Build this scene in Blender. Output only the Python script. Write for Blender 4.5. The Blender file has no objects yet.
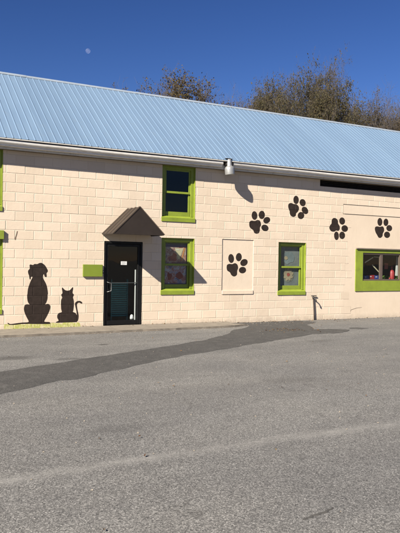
import bpy, bmesh, math, random
from mathutils import Vector, Matrix, noise
from mathutils.geometry import tessellate_polygon

S = bpy.context.scene
COL = S.collection
random.seed(7)

# ------------------------------------------------------------------ camera
cam_d = bpy.data.cameras.new('camera')
cam = bpy.data.objects.new('camera', cam_d)
COL.objects.link(cam)
Rv, Uv, Fv = (0.87901, -0.47655, 0.0154), (-0.01015, 0.01358, 0.99986), (0.47669, 0.87904, -0.0071)
cam.matrix_world = Matrix(((Rv[0], Uv[0], -Fv[0], 0.0),
                           (Rv[1], Uv[1], -Fv[1], -14.211),
                           (Rv[2], Uv[2], -Fv[2], 1.55),
                           (0, 0, 0, 1)))
cam_d.sensor_fit = 'VERTICAL'
cam_d.sensor_height = 36.0
cam_d.lens = 36.0 * 650.0 / 533.0
cam_d.clip_start = 0.1
cam_d.clip_end = 5000
S.camera = cam

# ------------------------------------------------------------------ sky, sun, exposure
SUN_V = Vector((2.13, 1.0, -1.58)).normalized()          # the way the light travels
w = bpy.data.worlds.new('World'); S.world = w; w.use_nodes = True
nt = w.node_tree; nt.nodes.clear()
sky = nt.nodes.new('ShaderNodeTexSky'); sky.sky_type = 'NISHITA'; sky.sun_disc = False
sky.sun_elevation = math.asin(-SUN_V.z)
sky.sun_rotation = math.atan2(-SUN_V.x, -SUN_V.y)
sky.altitude = 0; sky.air_density = 1.0; sky.dust_density = 0.0; sky.ozone_density = 5.0
hs = nt.nodes.new('ShaderNodeHueSaturation'); hs.inputs['Saturation'].default_value = 1.1; hs.inputs['Value'].default_value = 0.0992
gm = nt.nodes.new('ShaderNodeGamma'); gm.inputs['Gamma'].default_value = 1.4
sc_ = nt.nodes.new('ShaderNodeVectorMath'); sc_.operation = 'MULTIPLY'; sc_.inputs[1].default_value = (8.5, 6.7, 7.4)
bg = nt.nodes.new('ShaderNodeBackground'); bg.inputs['Strength'].default_value = 0.05
wo = nt.nodes.new('ShaderNodeOutputWorld')
nt.links.new(sky.outputs[0], hs.inputs['Color']); nt.links.new(hs.outputs[0], gm.inputs[0]); nt.links.new(gm.outputs[0], sc_.inputs[0]); nt.links.new(sc_.outputs[0], bg.inputs[0]); nt.links.new(bg.outputs[0], wo.inputs[0])

sd = bpy.data.lights.new('sun', 'SUN'); sd.energy = 5.0; sd.angle = math.radians(0.5); sd.color = (1.0, 0.93, 0.82)
sun = bpy.data.objects.new('sun', sd); COL.objects.link(sun)
sun.rotation_euler = SUN_V.to_track_quat('-Z', 'Y').to_euler()

S.view_settings.view_transform = 'Standard'
S.view_settings.look = 'None'
S.view_settings.exposure = 1.64
S.view_settings.gamma = 1.0
S.view_settings.use_curve_mapping = False

# ------------------------------------------------------------------ helpers
def empty(name, loc=(0, 0, 0)):
    o = bpy.data.objects.new(name, None); COL.objects.link(o); o.location = loc
    o.empty_display_size = 0.2
    return o

def tag(o, label=None, cat=None, group=None, kind=None):
    if label: o['label'] = label
    if cat: o['category'] = cat
    if group: o['group'] = group
    if kind: o['kind'] = kind
    return o

class MB:
    """Collects polygons; build() links them as one mesh object."""
    def __init__(self):
        self.v = []; self.f = []; self.m = []; self.t = []; self.sm = []
    def poly(self, pts, mi=0, tint=0.5, smooth=False):
        b = len(self.v); self.v += [tuple(p) for p in pts]
        self.f.append(tuple(range(b, b + len(pts)))); self.m.append(mi); self.t.append(tint); self.sm.append(smooth)
    def mesh(self, vs, fs, mi=0, tint=0.5, smooth=False):
        b = len(self.v); self.v += [tuple(p) for p in vs]
        for f in fs:
            self.f.append(tuple(i + b for i in f)); self.m.append(mi); self.t.append(tint); self.sm.append(smooth)
    def box(self, x0, x1, y0, y1, z0, z1, mi=0, bev=0.0, tint=0.5):
        if bev <= 0:
            vs = [(x, y, z) for z in (z0, z1) for y in (y0, y1) for x in (x0, x1)]
            fs = [(0, 2, 3, 1), (4, 5, 7, 6), (0, 1, 5, 4), (2, 6, 7, 3), (0, 4, 6, 2), (1, 3, 7, 5)]
            self.mesh(vs, fs, mi, tint); return
        bm = bmesh.new(); bmesh.ops.create_cube(bm, size=1.0)
        for v in bm.verts:
            v.co = Vector(((x0 + x1) / 2 + v.co.x * (x1 - x0), (y0 + y1) / 2 + v.co.y * (y1 - y0), (z0 + z1) / 2 + v.co.z * (z1 - z0)))
        bmesh.ops.bevel(bm, geom=bm.edges[:], offset=bev, segments=2, affect='EDGES', profile=0.5)
        self.from_bm(bm, mi, tint)
    def from_bm(self, bm, mi=0, tint=0.5, smooth=False, mat=None):
        bm.verts.index_update()
        self.mesh([(mat @ v.co) if mat else v.co[:] for v in bm.verts], [[v.index for v in f.verts] for f in bm.faces], mi, tint, smooth)
        bm.free()
    def tube(self, pts, rad, n=8, mi=0, cap=True, tint=0.5):
        pts = [Vector(p) for p in pts]
        rr = rad if isinstance(rad, (list, tuple)) else [rad] * len(pts)
        rings = []; d0 = None
        for i, p in enumerate(pts):
            d = (pts[min(i + 1, len(pts) - 1)] - pts[max(i - 1, 0)]).normalized()
            a = d.orthogonal().normalized() if d0 is None else (d0 - d * d0.dot(d)).normalized()
            d0 = a; b = d.cross(a)
            rings.append([p + (a * math.cos(q) + b * math.sin(q)) * rr[i] for q in [2 * math.pi * k / n for k in range(n)]])
        vs = [v for r in rings for v in r]; fs = []
        for i in range(len(pts) - 1):
            for k in range(n):
                fs.append((i * n + k, i * n + (k + 1) % n, (i + 1) * n + (k + 1) % n, (i + 1) * n + k))
        if cap:
            fs.append(tuple(range(n))[::-1]); fs.append(tuple((len(pts) - 1) * n + k for k in range(n)))
        self.mesh(vs, fs, mi, tint, True)
    def lathe(self, prof, n=24, mi=0, mat=None):
        """prof: (radius, height) list, about the z axis"""
        vs = []; fs = []
        for r, h in prof:
            for k in range(n):
                a = 2 * math.pi * k / n; p = Vector((r * math.cos(a), r * math.sin(a), h)); vs.append((mat @ p)[:] if mat else p[:])
        for i in range(len(prof) - 1):
            for k in range(n):
                fs.append((i * n + k, i * n + (k + 1) % n, (i + 1) * n + (k + 1) % n, (i + 1) * n + k))
        self.mesh(vs, fs, mi, 0.5, True)
    def build(self, name, mats, parent=None):
        me = bpy.data.meshes.new(name)
        me.from_pydata(self.v, [], self.f)
        mats = mats if isinstance(mats, (list, tuple)) else [mats]
        for m in mats: me.materials.append(m)
        me.polygons.foreach_set('material_index', self.m)
        me.polygons.foreach_set('use_smooth', self.sm)
        at = me.attributes.new('tint', 'FLOAT', 'FACE'); at.data.foreach_set('value', self.t)
        me.update()
        o = bpy.data.objects.new(name, me); COL.objects.link(o)
        if parent: o.parent = parent
        return o

def prism(mb, outline, y0, y1, mi=0):
    """outline in (x,z), counter-clockwise seen from -y; solid between y0 (front) and y1"""
    n = len(outline)
    for tri in tessellate_polygon([[Vector((a, b, 0)) for a, b in outline]]):
        mb.poly([(outline[i][0], y0, outline[i][1]) for i in tri], mi)
        mb.poly([(outline[i][0], y1, outline[i][1]) for i in tri[::-1]], mi)
    for i in range(n):
        a, b = outline[i], outline[(i + 1) % n]
        mb.poly([(a[0], y0, a[1]), (a[0], y1, a[1]), (b[0], y1, b[1]), (b[0], y0, b[1])], mi)

# ------------------------------------------------------------------ materials
ALB = 0.60          # one common factor that darkens the base colours, so less bounced light fills the shade
class NT:
    def __init__(self, name):
        self.mat = bpy.data.materials.new(name); self.mat.use_nodes = True
        self.t = self.mat.node_tree; self.t.nodes.clear()
        self.out = self.n('ShaderNodeOutputMaterial')
        self.tc = self.n('ShaderNodeTexCoord').outputs['Object']
    def n(self, typ, **kw):
        nd = self.t.nodes.new(typ)
        for k, v in kw.items(): setattr(nd, k, v)
        return nd
    def l(self, a, b): self.t.links.new(a, b)
    def set(self, sock, v):
        if hasattr(v, 'is_output'): self.l(v, sock)
        else: sock.default_value = v
    def noise(self, scale, detail=4, rough=0.6, vec=None, dist=0.0):
        nd = self.n('ShaderNodeTexNoise'); nd.inputs['Scale'].default_value = scale; nd.inputs['Detail'].default_value = detail
        nd.inputs['Roughness'].default_value = rough; nd.inputs['Distortion'].default_value = dist
        self.l(vec or self.tc, nd.inputs['Vector']); return nd.outputs['Fac']
    def voro(self, scale, out='Color', vec=None, feature='F1', rnd=1.0):
        nd = self.n('ShaderNodeTexVoronoi', feature=feature); nd.inputs['Scale'].default_value = scale; nd.inputs['Randomness'].default_value = rnd
        self.l(vec or self.tc, nd.inputs['Vector']); return nd.outputs[out]
    def ramp(self, fac, stops, interp='LINEAR'):
        nd = self.n('ShaderNodeValToRGB'); cr = nd.color_ramp; cr.interpolation = interp
        while len(cr.elements) < len(stops): cr.elements.new(0.5)
        for e, (p, c) in zip(cr.elements, stops):
            e.position = p; e.color = (c, c, c, 1) if isinstance(c, (int, float)) else (*c, 1)
        self.l(fac, nd.inputs[0]); return nd.outputs[0]
    def mix(self, fac, a, b, mode='MIX'):
        nd = self.n('ShaderNodeMix', data_type='RGBA', blend_type=mode)
        self.set(nd.inputs[0], fac)
        for s, v in ((nd.inputs[6], a), (nd.inputs[7], b)):
            if isinstance(v, (int, float)): v = (v, v, v, 1)
            elif isinstance(v, tuple) and len(v) == 3: v = (*v, 1)
            self.set(s, v)
        return nd.outputs[2]
    def math(self, op, a, b=0.0, clamp=False):
        nd = self.n('ShaderNodeMath', operation=op, use_clamp=clamp)
        self.set(nd.inputs[0], a); self.set(nd.inputs[1], b); return nd.outputs[0]
    def xyz(self):
        nd = self.n('ShaderNodeSeparateXYZ'); self.l(self.tc, nd.inputs[0]); return nd.outputs
    def scaled(self, s):
        nd = self.n('ShaderNodeMapping'); nd.inputs['Scale'].default_value = s; self.l(self.tc, nd.inputs[0]); return nd.outputs[0]
    def attr(self, name):
        nd = self.n('ShaderNodeAttribute'); nd.attribute_name = name; return nd.outputs['Fac']
    def bump(self, h, strength=0.3, dist=0.01):
        nd = self.n('ShaderNodeBump'); nd.inputs['Strength'].default_value = strength; nd.inputs['Distance'].default_value = dist
        self.l(h, nd.inputs['Height']); return nd.outputs[0]
    def bsdf(self, color, rough=0.6, metal=0.0, normal=None, spec=None):
        b = self.n('ShaderNodeBsdfPrincipled')
        if isinstance(color, tuple): color = (*[v * ALB for v in color[:3]], 1)
        else: color = self.mix(1.0, color, (ALB, ALB, ALB), 'MULTIPLY')
        self.set(b.inputs['Base Color'], color); self.set(b.inputs['Roughness'], rough); self.set(b.inputs['Metallic'], metal)
        if normal: self.l(normal, b.inputs['Normal'])
        if spec is not None: b.inputs['Specular IOR Level'].default_value = spec
        self.l(b.outputs[0], self.out.inputs[0]); return self.mat

def mat_paint(name, col, var=0.12, rough=0.55, dirt=None, dirt_amt=0.35, bscale=120, bstr=0.15, metal=0.0, spec=None):
    m = NT(name)
    f = m.noise(3.0, 5, 0.65)
    c = m.mix(m.ramp(f, [(0.3, 0.0), (0.7, 1.0)]), tuple(v * (1 - var) for v in col), tuple(min(1, v * (1 + var)) for v in col))
    if dirt:
        d = m.ramp(m.noise(9.0, 8, 0.75), [(0.52, 0.0), (0.72, dirt_amt)])
        c = m.mix(d, c, dirt)
    n = m.bump(m.noise(bscale, 3, 0.6), bstr, 0.004)
    r = m.ramp(m.noise(14, 3), [(0.3, max(0, rough - 0.1)), (0.7, min(1, rough + 0.1))])
    return m.bsdf(c, r, metal, n, spec)

def mat_block():
    m = NT('painted_block')
    x, y, z = m.xyz()
    f = m.noise(1.1, 5, 0.6)
    c = m.mix(m.ramp(f, [(0.3, 0.0), (0.7, 1.0)]), (0.775, 0.636, 0.487), (0.855, 0.712, 0.555))
    t = m.attr('tint')
    c = m.mix(m.math('MULTIPLY', m.math('SUBTRACT', t, 0.5), 0.28), c, (1.0, 0.93, 0.80))     # block to block
    c = m.mix(m.math('MULTIPLY', m.math('SUBTRACT', 0.5, t), 0.35, True), c, (0.42, 0.33, 0.23))
    # fine pocks and old drips in the paint
    sp = m.ramp(m.noise(38, 6, 0.8), [(0.56, 0.0), (0.74, 0.35)])
    c = m.mix(sp, c, (0.50, 0.39, 0.27))
    st = m.ramp(m.noise(2.2, 7, 0.7, m.scaled((5.0, 1.0, 0.5))), [(0.56, 0.0), (0.78, 0.30)])
    c = m.mix(st, c, (0.48, 0.38, 0.27))
    # splash dirt along the bottom course
    ed = m.math('ADD', m.math('MULTIPLY', z, -3.6), m.math('MULTIPLY', m.noise(5, 6, 0.75), 1.5))
    c = m.mix(m.ramp(ed, [(0.25, 0.0), (0.85, 0.50)]), c, (0.36, 0.30, 0.23))
    h = m.math('ADD', m.noise(55, 6, 0.7), m.math('MULTIPLY', m.noise(9, 4, 0.6), 1.2))
    return m.bsdf(c, 0.75, 0.0, m.bump(h, 0.35, 0.006), 0.25)

def mat_mural():
    m = NT('mural_brown')
    f = m.noise(8, 6, 0.7)
    c = m.mix(m.ramp(f, [(0.35, 0.0), (0.7, 1.0)]), (0.026, 0.018, 0.014), (0.046, 0.032, 0.026))
    c = m.mix(m.ramp(m.noise(42, 6, 0.8), [(0.58, 0.0), (0.76, 0.5)]), c, (0.13, 0.10, 0.075))
    h = m.math('ADD', m.noise(55, 6, 0.7), m.math('MULTIPLY', m.noise(9, 4, 0.6), 1.2))
    return m.bsdf(c, 0.8, 0.0, m.bump(h, 0.3, 0.006), 0.15)

def mat_grass_mural():
    m = NT('mural_grass')
    v = m.scaled((34, 34, 11))
    f = m.noise(1.0, 4, 0.7, v, 0.6)
    c = m.mix(m.ramp(f, [(0.40, 0.0), (0.52, 1.0)]), (0.72, 0.65, 0.36), (0.48, 0.49, 0.14))
    c = m.mix(m.ramp(m.noise(6, 4, 0.7), [(0.5, 0.0), (0.66, 0.75)]), c, (0.74, 0.64, 0.42))
    return m.bsdf(c, 0.8, 0.0, m.bump(m.noise(55, 6, 0.7), 0.3, 0.006), 0.2)

def mat_asphalt():
    m = NT('asphalt')
    x, y, z = m.xyz()
    g = m.voro(115, 'Color'); bw = m.n('ShaderNodeRGBToBW'); m.l(g, bw.inputs[0])
    g2 = m.voro(230, 'Color'); bw2 = m.n('ShaderNodeRGBToBW'); m.l(g2, bw2.inputs[0])
    a = m.math('ADD', m.math('MULTIPLY', bw.outputs[0], 0.62), m.math('MULTIPLY', bw2.outputs[0], 0.38))
    c = m.ramp(a, [(0.20, (0.056, 0.055, 0.054)), (0.39, (0.134, 0.131, 0.127)), (0.62, (0.210, 0.204, 0.196)), (0.84, (0.44, 0.428, 0.407))])
    tone = m.ramp(m.noise(0.35, 6, 0.6, None, 0.4), [(0.3, 0.0), (0.7, 1.0)])
    c = m.mix(tone, c, m.mix(1.0, c, (1.22, 1.20, 1.16), 'MULTIPLY'))
    mot = m.ramp(m.noise(2.6, 6, 0.7), [(0.40, 0.0), (0.70, 0.42)])
    c = m.mix(mot, c, m.mix(1.0, c, (0.70, 0.69, 0.69), 'MULTIPLY'))
    # worn pale seam running along the lot, and dusty ground close to the wall
    wob = m.math('MULTIPLY', m.math('SUBTRACT', m.noise(0.8, 4), 0.5), 0.35)
    dy = m.math('ABSOLUTE', m.math('ADD', m.math('ADD', y, 9.56), wob))
    seam = m.math('MULTIPLY', m.ramp(dy, [(0.0, 1.0), (0.14, 0.0)]), m.ramp(m.noise(2.2, 6, 0.75), [(0.34, 0.0), (0.62, 0.72)]))
    c = m.mix(seam, c, (0.33, 0.317, 0.295))
    dd = m.math('ADD', m.math('MULTIPLY', y, 0.55), m.math('MULTIPLY', m.noise(1.3, 6, 0.7), 1.6))
    dust = m.ramp(dd, [(0.0, 0.0), (0.95, 0.42)])
    c = m.mix(dust, c, m.mix(m.noise(20, 6, 0.8), (0.12, 0.11, 0.098), (0.28, 0.255, 0.22)))
    trk = m.ramp(m.noise(0.55, 5, 0.6, m.scaled((0.35, 1.6, 1))), [(0.36, 0.0), (0.68, 1.0)])
    c = m.mix(trk, m.mix(1.0, c, (0.84, 0.84, 0.85), 'MULTIPLY'), m.mix(1.0, c, (1.10, 1.10, 1.09), 'MULTIPLY'))
    # oil spots and dark blotches
    oil = m.math('MULTIPLY', m.ramp(m.noise(0.9, 5, 0.65, m.scaled((1, 1.5, 1))), [(0.64, 0.0), (0.74, 0.45)]), 1.0)
    c = m.mix(oil, c, (0.052, 0.048, 0.044))
    for cx, cy, rx, ry, k in ((2.3, -3.9, 0.45, 0.25, 0.55), (3.07, -4.3, 0.30, 0.16, 0.5), (4.15, -2.85, 0.16, 0.10, 0.8), (8.3, -3.9, 0.5, 0.2, 0.3), (10.0, -2.35, 0.4, 0.2, 0.5), (5.2, -7.2, 0.5, 0.3, 0.25), (2.2, -8.6, 0.35, 0.2, 0.22), (12.4, -3.2, 0.6, 0.3, 0.3)):
        dx = m.math('DIVIDE', m.math('SUBTRACT', x, cx), rx); dy2 = m.math('DIVIDE', m.math('SUBTRACT', y, cy), ry)
        dd2 = m.math('ADD', m.math('SQRT', m.math('ADD', m.math('MULTIPLY', dx, dx), m.math('MULTIPLY', dy2, dy2))), m.math('MULTIPLY', m.math('SUBTRACT', m.noise(6, 6, 0.7), 0.5), 1.6))
        c = m.mix(m.ramp(dd2, [(0.45, k), (1.0, 0.0)]), c, (0.05, 0.047, 0.044))
    # hairline cracks
    wv = m.n('ShaderNodeVectorMath', operation='ADD')
    nz = m.n('ShaderNodeTexNoise'); nz.inputs['Scale'].default_value = 2.5; nz.inputs['Detail'].default_value = 5; m.l(m.tc, nz.inputs['Vector'])
    sc = m.n('ShaderNodeVectorMath', operation='SCALE'); sc.inputs['Scale'].default_value = 0.9; m.l(nz.outputs['Color'], sc.inputs[0])
    m.l(m.tc, wv.inputs[0]); m.l(sc.outputs[0], wv.inputs[1])
    ck = m.voro(0.33, 'Distance', wv.outputs[0], 'DISTANCE_TO_EDGE')
    ckm = m.math('MULTIPLY', m.ramp(ck, [(0.0, 1.0), (0.006, 0.0)]), m.ramp(m.noise(0.7, 2), [(0.52, 0.0), (0.64, 0.5)]))
    c = m.mix(ckm, c, (0.035, 0.03, 0.027))
    h = m.math('ADD', m.math('MULTIPLY', a, 0.8), m.math('MULTIPLY', ckm, -1.2))
    return m.bsdf(c, 0.88, 0.0, m.bump(h, 0.55, 0.008), 0.25)

def mat_patch():
    m = NT('asphalt_patch')
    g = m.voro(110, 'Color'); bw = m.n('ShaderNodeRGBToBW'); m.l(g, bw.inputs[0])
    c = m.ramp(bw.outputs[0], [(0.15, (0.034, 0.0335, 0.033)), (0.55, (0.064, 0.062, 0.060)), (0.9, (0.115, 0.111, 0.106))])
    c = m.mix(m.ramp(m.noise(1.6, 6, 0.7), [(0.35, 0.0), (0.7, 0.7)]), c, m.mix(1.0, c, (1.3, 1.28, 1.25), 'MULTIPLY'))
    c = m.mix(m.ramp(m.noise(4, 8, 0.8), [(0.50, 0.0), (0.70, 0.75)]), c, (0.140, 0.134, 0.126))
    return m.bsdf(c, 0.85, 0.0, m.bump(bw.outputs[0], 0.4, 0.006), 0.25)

def mat_concrete():
    m = NT('old_concrete')
    f = m.noise(4, 7, 0.7)
    c = m.mix(m.ramp(f, [(0.3, 0.0), (0.7, 1.0)]), (0.23, 0.20, 0.16), (0.36, 0.315, 0.255))
    c = m.mix(m.ramp(m.noise(1.7, 6, 0.75), [(0.5, 0.0), (0.7, 0.7)]), c, (0.20, 0.175, 0.145))
    g = m.voro(140, 'Color'); bw = m.n('ShaderNodeRGBToBW'); m.l(g, bw.inputs[0])
    c = m.mix(m.ramp(bw.outputs[0], [(0.3, 0.35), (0.6, 0.0)]), c, (0.14, 0.12, 0.10))
    return m.bsdf(c, 0.9, 0.0, m.bump(m.math('ADD', f, bw.outputs[0]), 0.4, 0.008), 0.2)

def mat_roof():
    m = NT('blue_roof_metal')
    st = m.noise(1.6, 6, 0.65, m.scaled((3.5, 0.35, 0.35)))
    c = m.mix(m.ramp(st, [(0.3, 0.0), (0.7, 1.0)]), (0.162, 0.245, 0.362), (0.188, 0.280, 0.398))
    c = m.mix(m.ramp(m.noise(5, 6, 0.7), [(0.55, 0.0), (0.75, 0.25)]), c, (0.22, 0.27, 0.32))
    x, y, z = m.xyz()
    wn = m.n('ShaderNodeTexWhiteNoise', noise_dimensions='1D'); m.l(m.math('FLOOR', m.math('DIVIDE', x, 0.93)), wn.inputs['W'])
    c = m.mix(wn.outputs['Value'], m.mix(1.0, c, (0.95, 0.955, 0.96), 'MULTIPLY'), m.mix(1.0, c, (1.05, 1.045, 1.04), 'MULTIPLY'))
    return m.bsdf(c, 0.45, 0.0, m.bump(m.noise(30, 3), 0.06, 0.004), 0.4)

def mat_gutter():
    m = NT('gutter_white')
    st = m.ramp(m.noise(2.6, 7, 0.75, m.scaled((2.6, 8, 14))), [(0.45, 0.0), (0.72, 0.7)])
    c = m.mix(st, (1.0, 0.97, 0.91), (0.56, 0.48, 0.38))
    c = m.mix(m.ramp(m.noise(1.3, 4), [(0.45, 0.0), (0.7, 0.5)]), c, (0.74, 0.68, 0.59))
    return m.bsdf(c, 0.5, 0.0, None, 0.4)

def mat_glass(name='window_glass', rough=0.0, tint=(0.86, 0.9, 0.88)):
    m = NT(name)
    tr = m.n('ShaderNodeBsdfTransparent'); tr.inputs[0].default_value = (*tint, 1)
    gl = m.n('ShaderNodeBsdfGlossy'); gl.inputs['Roughness'].default_value = rough
    gl.inputs[0].default_value = (0.9, 0.9, 0.9, 1)
    m.l(m.bump(m.noise(2.2, 2), 0.05, 0.02), gl.inputs['Normal'])
    fr = m.n('ShaderNodeFresnel'); ge = m.n('ShaderNodeNewGeometry')        # a thin sheet: the same reflection from both sides
    m.l(m.math('ADD', 1.45, m.math('MULTIPLY', ge.outputs['Backfacing'], 1 / 1.45 - 1.45)), fr.inputs['IOR'])
    mx = m.n('ShaderNodeMixShader'); m.l(fr.outputs[0], mx.inputs[0]); m.l(tr.outputs[0], mx.inputs[1]); m.l(gl.outputs[0], mx.inputs[2])
    m.l(mx.outputs[0], m.out.inputs[0]); return m.mat

def mat_leaf(name, a, b, c3):
    m = NT(name)
    t = m.attr('tint')
    c = m.ramp(t, [(0.0, a), (0.5, b), (1.0, c3)])
    mat = m.bsdf(c, 0.7, 0.0, None, 0.2)
    tl = m.n('ShaderNodeBsdfTranslucent'); m.l(m.mix(1.0, c, (ALB, ALB, ALB), 'MULTIPLY'), tl.inputs[0])
    mx = m.n('ShaderNodeMixShader'); mx.inputs[0].default_value = 0.3
    b_ = [n for n in m.t.nodes if n.type == 'BSDF_PRINCIPLED'][0]
    m.l(b_.outputs[0], mx.inputs[1]); m.l(tl.outputs[0], mx.inputs[2]); m.l(mx.outputs[0], m.out.inputs[0])
    return mat

def mat_print(name, cols, scale, seed):
    m = NT(name)
    mp = m.n('ShaderNodeMapping'); mp.inputs['Location'].default_value = (seed, seed * 0.7, 0); m.l(m.tc, mp.inputs[0])
    nz = m.n('ShaderNodeTexNoise'); nz.inputs['Scale'].default_value = scale * 1.3; nz.inputs['Detail'].default_value = 3; m.l(mp.outputs[0], nz.inputs['Vector'])
    s = m.n('ShaderNodeVectorMath', operation='SCALE'); s.inputs['Scale'].default_value = 0.22; m.l(nz.outputs['Color'], s.inputs[0])
    a = m.n('ShaderNodeVectorMath', operation='ADD'); m.l(mp.outputs[0], a.inputs[0]); m.l(s.outputs[0], a.inputs[1])
    g = m.voro(scale, 'Color', a.outputs[0], 'SMOOTH_F1'); bw = m.n('ShaderNodeRGBToBW'); m.l(g, bw.inputs[0])
    n = len(cols); c = m.ramp(bw.outputs[0], [(0.22 + 0.56 * i / (n - 1), cc) for i, cc in enumerate(cols)])
    c = m.mix(m.ramp(m.noise(scale * 6, 4, 0.7), [(0.5, 0.0), (0.7, 0.5)]), c, cols[n // 2])
    return m.bsdf(c, 0.5, 0.0, None, 0.4)

M = dict(
    print_a=mat_print('poster_print_warm', [(0.09, 0.04, 0.12), (0.34, 0.07, 0.05), (0.50, 0.40, 0.34), (0.26, 0.09, 0.09), (0.55, 0.50, 0.46), (0.16, 0.10, 0.20)], 7.5, 3.3),
    print_b=mat_print('poster_print_cool', [(0.12, 0.11, 0.24), (0.42, 0.40, 0.52), (0.38, 0.10, 0.07), (0.55, 0.54, 0.58), (0.30, 0.30, 0.44), (0.42, 0.14, 0.10)], 8.0, 8.1),
    block=mat_block(), mural=mat_mural(), grass=mat_grass_mural(), asphalt=mat_asphalt(), patch=mat_patch(),
    concrete=mat_concrete(), roof=mat_roof(), gutter=mat_gutter(), glass=mat_glass(),
    doorglass=mat_glass('door_glass', 0.0, (0.82, 0.86, 0.86)),
    lime=mat_paint('lime_paint', (0.262, 0.330, 0.030), 0.12, 0.5, (0.12, 0.14, 0.03), 0.4),
    board=mat_paint('board_green', (0.215, 0.280, 0.025), 0.05, 0.5),
    fascia=mat_paint('fascia_white', (0.72, 0.69, 0.63), 0.1, 0.6, (0.25, 0.21, 0.16), 0.6),
    soffit=mat_paint('soffit_brown', (0.22, 0.18, 0.14), 0.15, 0.7),
    brown=mat_paint('awning_brown', (0.040, 0.031, 0.0265), 0.12, 0.55, spec=0.15),
    seam=mat_paint('awning_seam_lit', (0.13, 0.095, 0.065), 0.1, 0.5),  # seam highlights put into the colour, paler than the panels
    black=mat_paint('door_black', (0.007, 0.007, 0.007), 0.1, 0.5, spec=0.25),
    steel=mat_paint('pull_steel', (0.30, 0.30, 0.29), 0.1, 0.35, metal=0.8),
    zinc=mat_paint('lamp_metal', (0.50, 0.50, 0.49), 0.12, 0.38, (0.25, 0.23, 0.2), 0.4, metal=0.55),
    dark=mat_paint('dark_iron', (0.03, 0.024, 0.02), 0.2, 0.6),
    bronze=mat_paint('bronze_frame', (0.13, 0.095, 0.075), 0.1, 0.45),
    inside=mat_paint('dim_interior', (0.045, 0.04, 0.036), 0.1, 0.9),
    cavity=mat_paint('vent_black', (0.012, 0.011, 0.010), 0.1, 0.9),
    white=mat_paint('white_paint', (0.78, 0.77, 0.74), 0.03, 0.6),
    paper=mat_paint('paper', (0.80, 0.80, 0.78), 0.02, 0.8),
    teal=mat_paint('teal_slats', (0.05, 0.30, 0.29), 0.15, 0.6),
    lace=mat_paint('grey_curtain', (0.17, 0.19, 0.19), 0.25, 0.9, (0.28, 0.30, 0.30), 0.5),
    purple=mat_paint('purple_card', (0.07, 0.045, 0.14), 0.1, 0.7),
    cream=mat_paint('cream_card', (0.62, 0.55, 0.36), 0.1, 0.8),
    coral=mat_paint('coral_card', (0.30, 0.06, 0.045), 0.2, 0.8),
    greycard=mat_paint('grey_card', (0.30, 0.24, 0.24), 0.2, 0.8), lavender=mat_paint('lavender_card', (0.33, 0.32, 0.46), 0.2, 0.8), orange=mat_paint('orange_card', (0.55, 0.24, 0.08), 0.15, 0.8),
    blue=mat_paint('blue_card', (0.03, 0.055, 0.28), 0.1, 0.5),
    red=mat_paint('red_card', (0.38, 0.03, 0.035), 0.1, 0.5),
    yellow=mat_paint('yellow_glass', (0.55, 0.40, 0.06), 0.1, 0.5),
    plant=mat_leaf('toy_green', (0.07, 0.16, 0.015), (0.14, 0.28, 0.03), (0.22, 0.36, 0.06)),
    orn_green=mat_paint('ornament_green', (0.20, 0.21, 0.17), 0.3, 0.8), orn_pale=mat_paint('ornament_pale', (0.38, 0.31, 0.20), 0.25, 0.8), orn_red=mat_paint('ornament_red', (0.34, 0.07, 0.05), 0.2, 0.8), orn_blue=mat_paint('ornament_blue', (0.17, 0.215, 0.23), 0.3, 0.8),
    crack_tar=mat_paint('crack_dark', (0.062, 0.058, 0.053), 0.3, 0.95),
    dirt=mat_paint('damp_dirt', (0.12, 0.10, 0.078), 0.4, 0.95, (0.26, 0.23, 0.19), 0.8, 60, 0.6),
    crack=mat_paint('crack_brown', (0.16, 0.12, 0.085), 0.2, 0.9),  # dark brown of the thin wall cracks
    bark=mat_paint('bark', (0.105, 0.085, 0.068), 0.25, 0.9, (0.05, 0.04, 0.03), 0.6, 20, 0.5),
    twig=mat_paint('twig', (0.105, 0.085, 0.07), 0.2, 0.9),
    leaf_rust=mat_leaf('rust_leaves', (0.075, 0.052, 0.024), (0.125, 0.085, 0.035), (0.10, 0.09, 0.036)),
    leaf_olive=mat_leaf('olive_leaves', (0.05, 0.050, 0.022), (0.088, 0.076, 0.032), (0.135, 0.095, 0.045)),
    leaf_dry=mat_leaf('dry_leaves', (0.10, 0.04, 0.015), (0.20, 0.11, 0.045), (0.28, 0.2, 0.1)),
)

# ------------------------------------------------------------------ the setting
mb = MB(); mb.poly([(-900, -900, 0), (900, -900, 0), (900, 900, 0), (-900, 900, 0)])
tag(mb.build('parking_lot', M['asphalt']), kind='structure')

def ragged(pts, step=0.12, amp=0.035, seed=0, keep=()):
    out = []; n = len(pts)
    for i in range(n):
        a, b = Vector(pts[i]), Vector(pts[(i + 1) % n]); L = (b - a).length; k = max(1, int(L / step))
        nr = Vector((-(b - a).y, (b - a).x)).normalized()
        for j in range(k):
            p = a.lerp(b, j / k)
            if i not in keep and j:
                p += nr * amp * 2 * noise.noise(Vector((p.x * 2.3, p.y * 2.3, seed))) + nr * amp * noise.noise(Vector((p.x * 9, p.y * 9, seed + 3)))
            out.append((p.x, p.y))
    return out

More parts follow.
